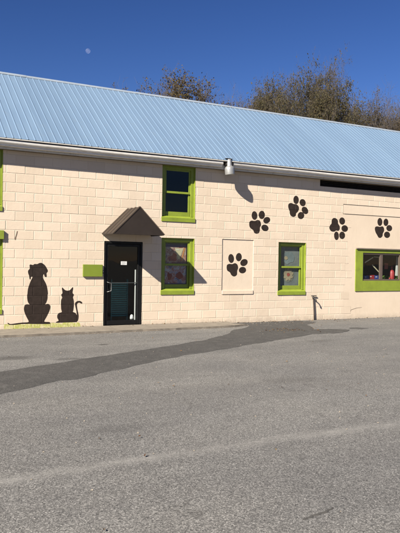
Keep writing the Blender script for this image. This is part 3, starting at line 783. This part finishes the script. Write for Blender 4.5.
DOG = [(3.448, 0.794), (3.458, 0.902), (3.489, 1.011), (3.524, 1.098), (3.554, 1.164), (3.523, 1.168), (3.511, 1.111), (3.489, 1.124), (3.48, 1.185), (3.457, 1.251), (3.457, 1.305), (3.491, 1.349), (3.485, 1.414), (3.505, 1.438), (3.559, 1.426), (3.592, 1.448), (3.657, 1.449), (3.701, 1.471), (3.756, 1.472), (3.812, 1.433), (3.85, 1.385), (3.882, 1.324), (3.887, 1.286), (3.861, 1.248), (3.866, 1.182), (3.844, 1.16), (3.817, 1.186), (3.799, 1.23), (3.782, 1.175), (3.801, 1.109), (3.839, 1.043), (3.874, 0.955), (3.893, 0.855), (3.899, 0.789), (3.893, 0.778), (3.889, 0.682), (3.862, 0.599), (3.84, 0.564), (3.904, 0.571), (3.947, 0.542), (3.953, 0.473), (3.921, 0.377), (3.872, 0.281), (3.834, 0.214), (3.835, 0.178), (3.938, 0.169), (3.958, 0.141), (3.925, 0.125), (3.538, 0.138), (3.376, 0.143), (3.216, 0.132), (3.109, 0.13), (3.057, 0.142), (3.03, 0.175), (3.051, 0.175), (3.096, 0.152), (3.215, 0.164), (3.349, 0.176), (3.457, 0.178), (3.483, 0.194), (3.472, 0.224), (3.428, 0.307), (3.389, 0.403), (3.377, 0.49), (3.403, 0.56), (3.465, 0.57), (3.495, 0.564), (3.461, 0.619), (3.444, 0.701), (3.443, 0.783)]
CAT = [(4.087, 0.164), (4.132, 0.185), (4.145, 0.203), (4.117, 0.253), (4.116, 0.319), (4.152, 0.363), (4.215, 0.384), (4.201, 0.451), (4.194, 0.563), (4.198, 0.652), (4.22, 0.708), (4.196, 0.768), (4.225, 0.808), (4.212, 0.898), (4.221, 0.933), (4.277, 0.879), (4.332, 0.861), (4.396, 0.874), (4.455, 0.937), (4.469, 0.907), (4.457, 0.811), (4.49, 0.765), (4.468, 0.711), (4.487, 0.637), (4.493, 0.535), (4.481, 0.418), (4.472, 0.382), (4.533, 0.354), (4.562, 0.308), (4.551, 0.399), (4.526, 0.501), (4.516, 0.569), (4.543, 0.607), (4.597, 0.628), (4.651, 0.618), (4.689, 0.582), (4.666, 0.564), (4.614, 0.587), (4.577, 0.57), (4.563, 0.529), (4.579, 0.421), (4.604, 0.307), (4.6, 0.217), (4.573, 0.159), (4.499, 0.147), (4.292, 0.149), (4.11, 0.15)]
PAWS = [
   ( [(8.485, 1.405), (8.495, 1.481), (8.561, 1.511), (8.65, 1.506), (8.729, 1.532), (8.804, 1.494), (8.826, 1.408), (8.8, 1.331), (8.797, 1.244), (8.746, 1.196), (8.679, 1.195), (8.622, 1.234), (8.583, 1.295), (8.508, 1.338)] ,
     [(8.614, 1.649, 0.085, 0.115, -8), (8.843, 1.688, 0.089, 0.107, 8), (9.003, 1.551, 0.116, 0.088, -20), (8.961, 1.355, 0.111, 0.084, -5)] ),
   ( [(9.135, 2.548), (9.145, 2.606), (9.202, 2.642), (9.307, 2.639), (9.388, 2.666), (9.459, 2.653), (9.495, 2.592), (9.501, 2.533), (9.469, 2.473), (9.466, 2.395), (9.43, 2.325), (9.36, 2.308), (9.294, 2.33), (9.26, 2.397), (9.195, 2.433), (9.148, 2.48)] ,
     [(9.293, 2.778, 0.088, 0.113, -5), (9.521, 2.805, 0.097, 0.109, 12), (9.678, 2.674, 0.111, 0.082, -20), (9.627, 2.469, 0.115, 0.085, 10)] ),
   ( [(10.364, 3.097), (10.388, 3.149), (10.462, 3.171), (10.549, 3.148), (10.637, 3.143), (10.706, 3.096), (10.722, 3.026), (10.691, 2.953), (10.63, 2.899), (10.618, 2.838), (10.544, 2.8), (10.461, 2.825), (10.418, 2.889), (10.409, 2.959), (10.373, 3.027)] ,
     [(10.622, 3.263, 0.091, 0.113, 0), (10.843, 3.201, 0.104, 0.096, 20), (10.926, 2.995, 0.119, 0.092, 30), (10.794, 2.85, 0.111, 0.096, -15)] ),
   ( [(11.779, 2.553), (11.809, 2.629), (11.856, 2.678), (11.861, 2.763), (11.901, 2.822), (11.961, 2.838), (12.035, 2.818), (12.084, 2.764), (12.091, 2.688), (12.149, 2.615), (12.151, 2.529), (12.103, 2.48), (12.03, 2.487), (11.945, 2.452), (11.836, 2.47)] ,
     [(12.236, 2.763, 0.106, 0.102, 15), (12.334, 2.555, 0.12, 0.094, 0), (12.04, 2.341, 0.086, 0.12, -5), (12.245, 2.36, 0.106, 0.105, -20)] ),
   ( [(13.466, 2.577), (13.484, 2.644), (13.559, 2.666), (13.661, 2.656), (13.762, 2.674), (13.82, 2.628), (13.829, 2.543), (13.78, 2.465), (13.769, 2.388), (13.694, 2.333), (13.617, 2.342), (13.56, 2.41), (13.501, 2.484)] ,
     [(13.658, 2.798, 0.096, 0.117, 0), (13.895, 2.797, 0.096, 0.109, 10), (14.031, 2.631, 0.116, 0.091, 0), (13.948, 2.433, 0.121, 0.094, 0)] ),
]

decal('dog_silhouette', [smooth_closed(DOG)], M['mural'], 'dark brown sitting dog painted on the wall, tail to the left')
decal('cat_silhouette', [smooth_closed(CAT)], M['mural'], 'dark brown sitting cat with curled tail painted on the wall')
PLAB = ['dark brown paw print on the bricked up window panel', 'dark brown paw print above the bricked up window panel', 'dark brown paw print highest on the wall under the eave',
        'dark brown paw print with its pad pointing up left of the wide window', 'dark brown paw print straight above the wide window']
for (pad, toes), lab in zip(PAWS, PLAB):
    ols = [smooth_closed(pad)]
    for cx, cz, rx, rz, tl in toes:
        a = -math.radians(tl); pts = []
        for k in range(22):
            q = 2 * math.pi * k / 22; u, v = rx * math.cos(q), rz * math.sin(q)
            pts.append((cx + u * math.cos(a) - v * math.sin(a), cz + u * math.sin(a) + v * math.cos(a)))
        ols.append(pts)
    decal('paw_print', ols, M['mural'], lab)
rg = random.Random(5); gr = [(2.96, 0.02)]
x = 2.96
gr.append((4.66, 0.02)); 
top = []
while x < 4.66:
    top.append((x, 0.150 + rg.uniform(-0.02, 0.008))); x += rg.uniform(0.03, 0.07)
gr += top[::-1]
decal('painted_grass', [gr], M['grass'], 'strip of pale green grass painted under the dog and cat', 0.0011)

for ck in ([(3.205, 2.150), (3.225, 2.155), (3.215, 2.09), (3.195, 2.02), (3.185, 1.962), (3.160, 1.960), (3.172, 2.03), (3.190, 2.09)], [(12.60, 0.20), (12.612, 0.20), (12.62, 0.255), (12.80, 0.30), (13.02, 0.315), (13.02, 0.308), (12.80, 0.288), (12.605, 0.238)]):
    decal('wall_crack', [ck], M['crack'], None, 0.0012)

# ------------------------------------------------------------------ things fixed to or standing by the building
sb = MB(); sb.box(4.682, 5.146, -0.045, -0.009, 1.178, 1.452, 0, 0.004)
tag(sb.build('sign_board', M['board']), 'blank lime green board fixed to the wall left of the black door', 'sign')

db = MB(); db.box(5.152, 5.183, -0.032, -0.006, 1.245, 1.315, 0, 0.004)
o = db.build('doorbell', M['dark']); tag(o, 'small dark doorbell box between the green board and the door frame', 'doorbell')
mbb = MB(); mbb.lathe([(0.0, 0.006), (0.006, 0.006), (0.008, 0.0)], 12, 0, Matrix.Translation((5.1675, -0.033, 1.288)) @ Matrix.Rotation(math.pi / 2, 4, 'X')); mbb.build('button', M['steel'], o)

nb = MB(); nb.box(5.622, 5.772, 0.0385, 0.0405, 1.452, 1.535)
for i, (u0, u1) in enumerate(((0.02, 0.11), (0.02, 0.13), (0.02, 0.09))): nb.box(5.622 + u0, 5.622 + u1, 0.0375, 0.0384, 1.512 - i * 0.022, 1.517 - i * 0.022, 1)
tag(nb.build('notice', [M['paper'], M['lace']]), 'small white paper notice stuck on the door glass', 'notice')

# downward floodlight hung from the eave
lamp = empty('outdoor_lamp', (8.36, -0.285, 3.745)); tag(lamp, 'silver metal can lamp hanging from the gutter above the wall', 'lamp')
mt = Matrix.Rotation(math.radians(-5), 4, 'Y')
mb = MB(); mb.lathe([(0.0, 0.375), (0.048, 0.372), (0.056, 0.355), (0.062, 0.22), (0.078, 0.20), (0.105, 0.18), (0.120, 0.155), (0.124, 0.11), (0.120, 0.01), (0.118, -0.004), (0.114, -0.014), (0.106, -0.012), (0.104, 0.02), (0.095, 0.10), (0.0, 0.12)], 32, 0, mt)
mb.build('lamp_housing', M['zinc'], lamp)
mb = MB(); mb.lathe([(0.0, 0.03), (0.05, 0.034), (0.088, 0.05), (0.084, 0.07)], 24, 0, mt); mb.build('bulb', M['lace'], lamp)
mb = MB(); mb.tube([(0.0, 0.02, 0.33), (-0.03, 0.03, 0.33), (-0.075, 0.035, 0.32)], 0.022, 10); mb.box(-0.115, -0.05, 0.0, 0.12, 0.22, 0.375, 0, 0.006); mb.box(-0.14, 0.06, -0.03, 0.11, 0.378, 0.390, 0, 0.003)
mb.tube([(-0.01, 0.0, 0.36), (-0.01, 0.01, 0.395)], 0.02, 8)
mb.build('bracket', M['dark'], lamp)

# standpipe with a tap against the wall
sp = empty('standpipe', (11.24, -0.035, 0)); tag(sp, 'thin upright water standpipe with a tap against the wall', 'standpipe')
mb = MB(); mb.tube([(0.045, 0, -0.02), (0.03, 0, 0.2), (0.0, 0.0, 0.56), (-0.005, 0, 0.60)], [0.017, 0.016, 0.015, 0.015], 12); mb.build('pipe', mat_paint('pipe_brown', (0.06, 0.042, 0.034), 0.3, 0.7, (0.3, 0.24, 0.18), 0.3), sp)  # dark brown pipe with pale tan specks
mb = MB(); mb.tube([(-0.006, 0, 0.58), (-0.006, 0, 0.66)], [0.024, 0.02], 10); mb.tube([(-0.005, -0.015, 0.60), (0.02, -0.06, 0.59), (0.03, -0.085, 0.55), (0.03, -0.09, 0.51)], [0.018, 0.017, 0.015, 0.017], 10); mb.build('tap', M['dark'], sp)
mb = MB(); mb.box(-0.075, 0.10, -0.012, 0.012, 0.655, 0.678, 0, 0.004); mb.build('tap_handle', M['dark'], sp)

# goods and ornaments behind the glass
mb = MB()
for i in range(16): mb.box(5.60, 5.99, 0.55, 0.58, 0.20 + i * 0.052, 0.20 + i * 0.052 + 0.040, 0, 0.004)
mb.box(5.58, 5.598, 0.53, 0.60, 0.032, 1.10); mb.box(5.992, 6.01, 0.53, 0.60, 0.032, 1.10)
tag(mb.build('slatted_rack', M['teal']), 'dark teal slatted rack standing inside the glass door', 'rack')
mb = MB(); mb.lathe([(0.0, 0.0), (0.04, 0.0), (0.045, 0.03), (0.035, 0.09), (0.02, 0.11), (0.0, 0.115)], 16, 0, Matrix.Translation((5.965, 0.16, 0.16)))
tag(mb.build('door_stop', M['white']), 'small white knob shaped door stop inside at the foot of the glass door', 'door stop')

def card(name, x0, x1, z0, z1, y, mat, label, cat, group=None, rot=0.0, th=0.012):
    mb = MB(); cx, cz = (x0 + x1) / 2, (z0 + z1) / 2
    mb.box(x0 - cx, x1 - cx, -th / 2, th / 2, z0 - cz, z1 - cz, 0, 0.002)
    o = mb.build(name, mat); o.location = (cx, y, cz); o.rotation_euler = (0, rot, 0)
    return tag(o, label, cat, group)

# lower window beside the awning
card('curtain', 6.74, 7.46, 0.84, 2.0, 0.175, M['lace'], 'grey net curtain behind the lower window beside the awning', 'curtain')
def poster(name, x0, x1, z0, z1, y, base, prints, label):
    mb = MB(); mb.box(x0, x1, y, y + 0.006, z0, z1)
    o = mb.build(name, base); tag(o, label, 'poster')
    for k, (mat, ol) in enumerate(prints):
        mb = MB(); prism(mb, ol, y - 0.0015 - 0.0012 * k, y - 0.0003 - 0.0012 * k); mb.build('print', mat, o)
    return o
def blob2(cx, cz, rx, rz, seed, n=26, amp=0.28):
    return [(cx + rx * math.cos(t) * (1 + amp * noise.noise(Vector((math.cos(t) * 1.6, math.sin(t) * 1.6, seed)))), cz + rz * math.sin(t) * (1 + amp * noise.noise(Vector((math.cos(t) * 1.6, math.sin(t) * 1.6, seed + 7))))) for t in [2 * math.pi * k / n for k in range(n)]]
sq = lambda a, b, c, d: [(a, c), (b, c), (b, d), (a, d)]
poster('poster', 6.80, 7.385, 1.50, 1.965, 0.138, M['print_a'],
       [(M['purple'], sq(6.803, 7.382, 1.905, 1.962)), (M['cream'], [(7.07, 1.88), (7.31, 1.885), (7.195, 1.60), (7.15, 1.63)]), (M['orange'], [(7.315, 1.885), (7.36, 1.885), (7.27, 1.56), (7.235, 1.56)]), (M['paper'], sq(7.10, 7.19, 1.835, 1.85))],
       'poster with purple band and pale triangle in upper pane beside the awning')
poster('poster', 6.80, 7.385, 0.96, 1.45, 0.142, M['print_b'],
       [(M['purple'], sq(6.803, 7.382, 0.963, 1.01)), (M['coral'], blob2(6.93, 1.19, 0.055, 0.10, 9, 40, 0.6)), (M['coral'], blob2(7.20, 1.20, 0.10, 0.07, 12, 40, 0.6))],
       'lavender poster with coral shapes in the lower pane beside the awning')

# flower ornament window
card('curtain', 10.165, 10.88, 0.84, 2.0, 0.150, M['lace'], 'grey net curtain behind the flower ornament window', 'curtain')
fl = empty('flower_ornament', (10.50, 0.1355, 1.245)); tag(fl, 'round pale ornament with a red centred flower in the lower sash pane', 'ornament')
circ = lambda cx, cz, r, n=24: [(cx + r * math.cos(t), cz + r * math.sin(t)) for t in [2 * math.pi * k / n for k in range(n)]]
mb = MB(); prism(mb, circ(0, 0, 0.205, 36), 0.004, 0.008); mb.build('disc', M['orn_green'], fl)
for k in range(9):
    a = 2 * math.pi * k / 9 + 0.2; pts = []
    for q in range(14):
        t = 2 * math.pi * q / 14; u, v = 0.098 + 0.075 * math.cos(t), 0.046 * math.sin(t)
        pts.append((u * math.cos(a) - v * math.sin(a), u * math.sin(a) + v * math.cos(a)))
    mb = MB(); prism(mb, pts, -0.003 - 0.0007 * (k % 3), 0.003); mb.build('petal', M['orn_pale'], fl)
mb = MB(); prism(mb, blob2(0, 0, 0.05, 0.05, 4), -0.008, -0.005); mb.build('flower_centre', M['orn_red'], fl)
so = empty('sun_ornament', (10.50, 0.1355, 1.70)); tag(so, 'faint blue green ornament with a yellow spot in the upper pane above the flower', 'ornament')
mb = MB(); prism(mb, blob2(0, 0, 0.20, 0.17, 30, 30, 0.35), 0.004, 0.008); mb.build('disc', M['orn_blue'], so)
mb = MB(); prism(mb, blob2(-0.08, -0.01, 0.055, 0.05, 33), -0.002, 0.003); mb.build('sun_spot', M['orn_pale'], so)

# goods on a counter behind the wide window
mb = MB(); mb.box(12.9, 15.1, 0.205, 0.75, 1.03, 1.085, 0, 0.004)
for x in (12.96, 14.98): mb.box(x, x + 0.06, 0.3, 0.7, 0.034, 1.028)
tag(mb.build('counter', M['inside']), 'dark display counter behind the wide sliding window', 'counter')
for i, (a, b, h, mm, lab) in enumerate(((13.29, 13.47, 0.135, 'blue', 'blue box at the left end of the counter behind the wide window'),
                                        (13.49, 13.69, 0.15, 'red', 'red box between two blue boxes behind the wide window'),
                                        (13.71, 13.88, 0.14, 'blue', 'blue box next to the brown window mullion'))):
    mb = MB(); mb.box(a, b, 0.215, 0.33, 1.0875, 1.0875 + h, 0, 0.003); mb.box(a + 0.02, a + 0.085, 0.2125, 0.2149, 1.0875 + h - 0.055, 1.0875 + h - 0.03, 1)
    tag(mb.build('goods_box', [M[mm], M['white']]), lab, 'box', 'boxes on the window counter')
mb = MB(); mb.lathe([(0.0, 0.0), (0.08, 0.0), (0.086, 0.02), (0.086, 0.22), (0.06, 0.29), (0.022, 0.31), (0.022, 0.38), (0.03, 0.385), (0.03, 0.42), (0.0, 0.42)], 20, 0, Matrix.Translation((14.46, 0.30, 1.087)))
tag(mb.build('bottle', M['red']), 'tall red bottle on the counter right of the brown mullion', 'bottle')
for i, (a, lab) in enumerate(((14.18, 'bushy green artificial plant beside the brown mullion'), (14.66, 'bushy green artificial plant right of the red bottle'))):
    mb = MB(); rr = random.Random(i + 20)
    for k in range(130):
        p = Vector((rr.uniform(-0.09, 0.09), rr.uniform(-0.05, 0.05), rr.uniform(0.0, 0.12))); d = Vector((rr.uniform(-1, 1), rr.uniform(-1, 0.3), rr.uniform(0, 1))).normalized() * 0.055; s = d.orthogonal().normalized() * 0.014
        mb.poly([p, p + d * 0.5 + s, p + d, p + d * 0.5 - s], 0, rr.random())
    o = mb.build('artificial_plant', M['plant']); o.location = (a, 0.29, 1.09); tag(o, lab, 'plant', 'artificial plants on the window counter')
card('price_card', 14.53, 14.67, 1.22, 1.80, 0.20, M['paper'], 'tall white card at the right end of the wide window', 'card', None, math.radians(4))
bm = bmesh.new(); bmesh.ops.create_uvsphere(bm, u_segments=20, v_segments=12, radius=0.045); mb = MB(); mb.from_bm(bm, 0, 0.5, True)
o = mb.build('toy_ball', M['red']); o.location = (14.32, 0.26, 1.1325); tag(o, 'small red ball on the counter left of the red bottle', 'ball')
card('shelf_card', 14.20, 14.34, 1.42, 1.60, 0.34, M['coral'], 'small coral card standing back in the right pane', 'card')
card('pale_strip', 13.29, 13.65, 1.665, 1.70, 0.22, M['cream'], 'pale strip tilted up to the right in the left pane', 'strip', 'pale strips in the wide window', math.radians(-26), 0.006)  # thin cream slats for the pale slanted marks in the pane
card('pale_strip', 13.56, 13.90, 1.42, 1.455, 0.22, M['cream'], 'pale strip tilted down to the right in the left pane', 'strip', 'pale strips in the wide window', math.radians(38), 0.006)
card('pale_strip', 13.66, 13.90, 1.76, 1.785, 0.22, M['cream'], 'level pale strip at the top of the left pane', 'strip', 'pale strips in the wide window', math.radians(2), 0.006)

# ------------------------------------------------------------------ trees behind the building
def tree(name, label, cat, x, y, H, spread, leafmat, n_leaf, leaf_size, seed, upright=0.5, open_=1.0, lean=0.0):
    rr = random.Random(seed)
    tr = MB(); cr = MB(); tips = []
    def grow(p, d, L, r, lv):
        nseg = 4 if lv < 3 else 2
        pts = [p.copy()]; dd = d.copy(); q = p.copy()
        for i in range(nseg):
            dd = (dd + Vector((rr.gauss(0, 0.13), rr.gauss(0, 0.13), (rr.gauss(0.02, 0.08) + 0.08 * upright) if lv < 3 else rr.gauss(0.0, 0.12)))).normalized()
            q = q + dd * (L / nseg); pts.append(q.copy())
        r1 = r * (0.62 if lv < 4 else 0.4)
        rad = [r + (r1 - r) * i / nseg for i in range(nseg + 1)]
        (tr if lv < 3 else cr).tube(pts, rad, 7 if lv == 0 else (5 if lv < 3 else 3), 0, False)
        if lv >= 6: tips.append((pts, dd)); return
        if lv == 5: tips.append((pts, dd))
        kids = (6, 5, 4, 4, 3, 3)[lv]
        for k in range(kids):
            t = 0.45 + 0.55 * (k + rr.random()) / kids if lv else 0.62 + 0.38 * (k + rr.random()) / kids
            i = min(nseg - 1, int(t * nseg)); f = t * nseg - i
            bp = pts[i].lerp(pts[i + 1], min(1, f))
            az = rr.uniform(0, 2 * math.pi) if lv else 2 * math.pi * (k + 0.5 * rr.random()) / kids
            ang = (rr.uniform(0.4, 0.95) * open_ if lv < 3 else rr.uniform(0.5, 1.2)) * (1.1 - 0.3 * upright)
            o1 = dd.orthogonal().normalized(); o2 = dd.cross(o1)
            nd = (dd * math.cos(ang) + (o1 * math.cos(az) + o2 * math.sin(az)) * math.sin(ang)).normalized()
            grow(bp, nd, L * rr.uniform(0.56, 0.80), max(0.005, r1 * rr.uniform(0.55, 0.8)), lv + 1)
        grow(q, dd, L * 0.62, max(0.005, r1), lv + 1) if 0 < lv < 5 else None
    grow(Vector((0, 0, 0)), Vector((lean, 0, 1)).normalized(), H * 0.40, H * 0.020, 0)
    wts = [max(0.03, 0.5 + 1.6 * noise.noise(t_[0][0] * (5.0 / H) + Vector((seed, 0, 0)))) * (3.0 if t_[0][0].z > 0.66 * max(q[0][0].z for q in tips[::50]) else 1.0) for t_ in tips]
    pick = rr.choices(tips, weights=wts, k=n_leaf)
    for k in range(n_leaf):
        pts, dd = pick[k]
        t = rr.random(); i = min(len(pts) - 2, int(t * (len(pts) - 1))); c = pts[i].lerp(pts[i + 1], rr.random()) + Vector((rr.gauss(0, 0.05), rr.gauss(0, 0.05), rr.gauss(-0.02, 0.05)))
        s = leaf_size * rr.uniform(0.6, 1.3); a = Vector((rr.gauss(0, 1), rr.gauss(0, 1), rr.gauss(-0.3, 0.7))).normalized(); b = a.orthogonal().normalized()
        b = (b * math.cos(6 * rr.random()) + a.cross(b) * math.sin(6 * rr.random())).normalized()
        cr.poly([c, c + a * s * 0.5 + b * s * 0.3, c + a * s, c + a * s * 0.5 - b * s * 0.3], 1, min(1, max(0, rr.gauss(0.5, 0.28))))
    allv = tr.v + cr.v
    zmax = sorted(v[2] for v in allv)[int(len(allv) * 0.988)]
    tops = sorted(math.hypot(v[0], v[1]) for v in allv if v[2] > 0.82 * zmax)
    rad = tops[int(len(tops) * 0.90)]
    sz, sx = H / zmax, spread / rad
    for mbx in (tr, cr): mbx.v = [(v[0] * sx, v[1] * sx, v[2] * sz) for v in mbx.v]
    e = empty(name, (x, y, 0)); tag(e, label, cat, 'trees behind the shop')
    tr.build('trunk', M['bark'], e); cr.build('crown', [M['twig'], leafmat], e)
    return e

tree('oak_tree', 'thin rust leaved tree rising alone behind the middle of the roof', 'tree', 17.3, 20.0, 11.85, 3.7, M['leaf_rust'], 52000, 0.12, 11, 0.35, 0.8)
tree('bare_tree', 'low bare twiggy tree just showing over the ridge right of the rust leaved tree', 'tree', 20.7, 20.5, 11.3, 2.0, M['leaf_rust'], 900, 0.11, 4, 0.4, 0.5)
tree('maple_tree', 'dense olive leaved tree at the left end of the tree clump', 'tree', 24.3, 20.0, 13.0, 2.5, M['leaf_olive'], 40000, 0.13, 21, 0.45, 0.5)
tree('maple_tree', 'tall olive and rust leaved tree second from the left in the clump', 'tree', 26.6, 19.5, 13.5, 3.2, M['leaf_olive'], 40000, 0.13, 33, 0.5, 0.6)
tree('bare_tree', 'thin leaved brown tree in the middle of the clump', 'tree', 29.6, 20.5, 12.5, 3.3, M['leaf_olive'], 20000, 0.12, 45, 0.5, 0.6)
tree('bare_tree', 'bare twiggy tree with a few rust leaves second from the right in the clump', 'tree', 32.4, 20.0, 12.7, 3.2, M['leaf_rust'], 15000, 0.11, 52, 0.45, 0.6)
tree('bare_tree', 'bare leaning tree at the right edge of the clump', 'tree', 34.8, 21.0, 12.9, 3.5, M['leaf_rust'], 10000, 0.11, 68, 0.4, 0.65, 0.12)


# ------------------------------------------------------------------ fallen leaves and grit, and the daytime moon
rr = random.Random(9); mb = MB()
def scatter(n, fx, fy, size):
    for k in range(n):
        x, y = fx(), fy(); s = size * rr.uniform(0.5, 1.3); a = rr.uniform(0, 6.28); z = 0.012
        if y > -1.2 and x < 8.6: z = 0.05
        t1, t2 = rr.uniform(0, 0.02), rr.uniform(0, 0.02); ca, sa = math.cos(a), math.sin(a)
        mb.poly([(x, y, z), (x + s * ca * 0.5 - s * 0.28 * sa, y + s * sa * 0.5 + s * 0.28 * ca, z + t1), (x + s * ca, y + s * sa, z + 0.004), (x + s * ca * 0.5 + s * 0.28 * sa, y + s * sa * 0.5 - s * 0.28 * ca, z + t2)], 0, rr.random())
scatter(70, lambda: rr.gauss(8.9, 0.35), lambda: rr.gauss(-2.0, 0.22), 0.05)
scatter(260, lambda: rr.uniform(0, 19), lambda: -abs(rr.gauss(0.02, 0.10)) - 0.02, 0.045)
scatter(120, lambda: rr.uniform(8.6, 19), lambda: -abs(rr.gauss(0, 0.7)) - 0.03, 0.04)
scatter(60, lambda: rr.uniform(0, 14), lambda: rr.uniform(-11, -1.3), 0.035)
tag(mb.build('fallen_leaves', M['leaf_dry']), 'dry brown leaves scattered along the foot of the wall and over the lot', 'leaves', None, 'stuff')

rr = random.Random(31); mb = MB()
for k in range(900):
    u = rr.random()
    x, y = (rr.uniform(8.8, 19), -abs(rr.gauss(0, 0.5)) - 0.02) if u < 0.4 else ((rr.uniform(-2, 8.3), -1.1 - abs(rr.gauss(0, 0.25))) if u < 0.6 else (rr.uniform(-1, 16), rr.uniform(-11.5, -1.3)))
    s = rr.uniform(0.004, 0.013); z = 0.003
    mb.mesh([(x - s, y, z), (x + s * 0.6, y - s * 0.8, z), (x + s * 0.5, y + s * 0.9, z), (x + rr.uniform(-0.3, 0.3) * s, y, z + s * rr.uniform(0.7, 1.3))], [(0, 1, 3), (1, 2, 3), (2, 0, 3), (0, 2, 1)])
tag(mb.build('loose_grit', M['concrete']), 'loose grit and small stones scattered over the asphalt lot', 'grit', None, 'stuff')

mm = NT('moon_surface')
df = mm.n('ShaderNodeBsdfDiffuse'); mm.l(mm.ramp(mm.noise(0.35, 5, 0.6), [(0.35, (0.012, 0.012, 0.014)), (0.65, (0.06, 0.058, 0.057))]), df.inputs[0])
tr_ = mm.n('ShaderNodeBsdfTransparent'); ad_ = mm.n('ShaderNodeAddShader')
mm.l(df.outputs[0], ad_.inputs[0]); mm.l(tr_.outputs[0], ad_.inputs[1]); mm.l(ad_.outputs[0], mm.out.inputs[0])
bm = bmesh.new(); bmesh.ops.create_uvsphere(bm, u_segments=32, v_segments=16, radius=5.2)
mb = MB(); mb.from_bm(bm, 0, 0.5, True); mo = mb.build('moon', mm.mat)
mo.location = Vector((0.30150, 0.90458, 0.30139)) * 1500 + Vector((0, -14.211, 1.55))
tag(mo, 'pale daytime moon in the blue sky above the roof', 'moon')
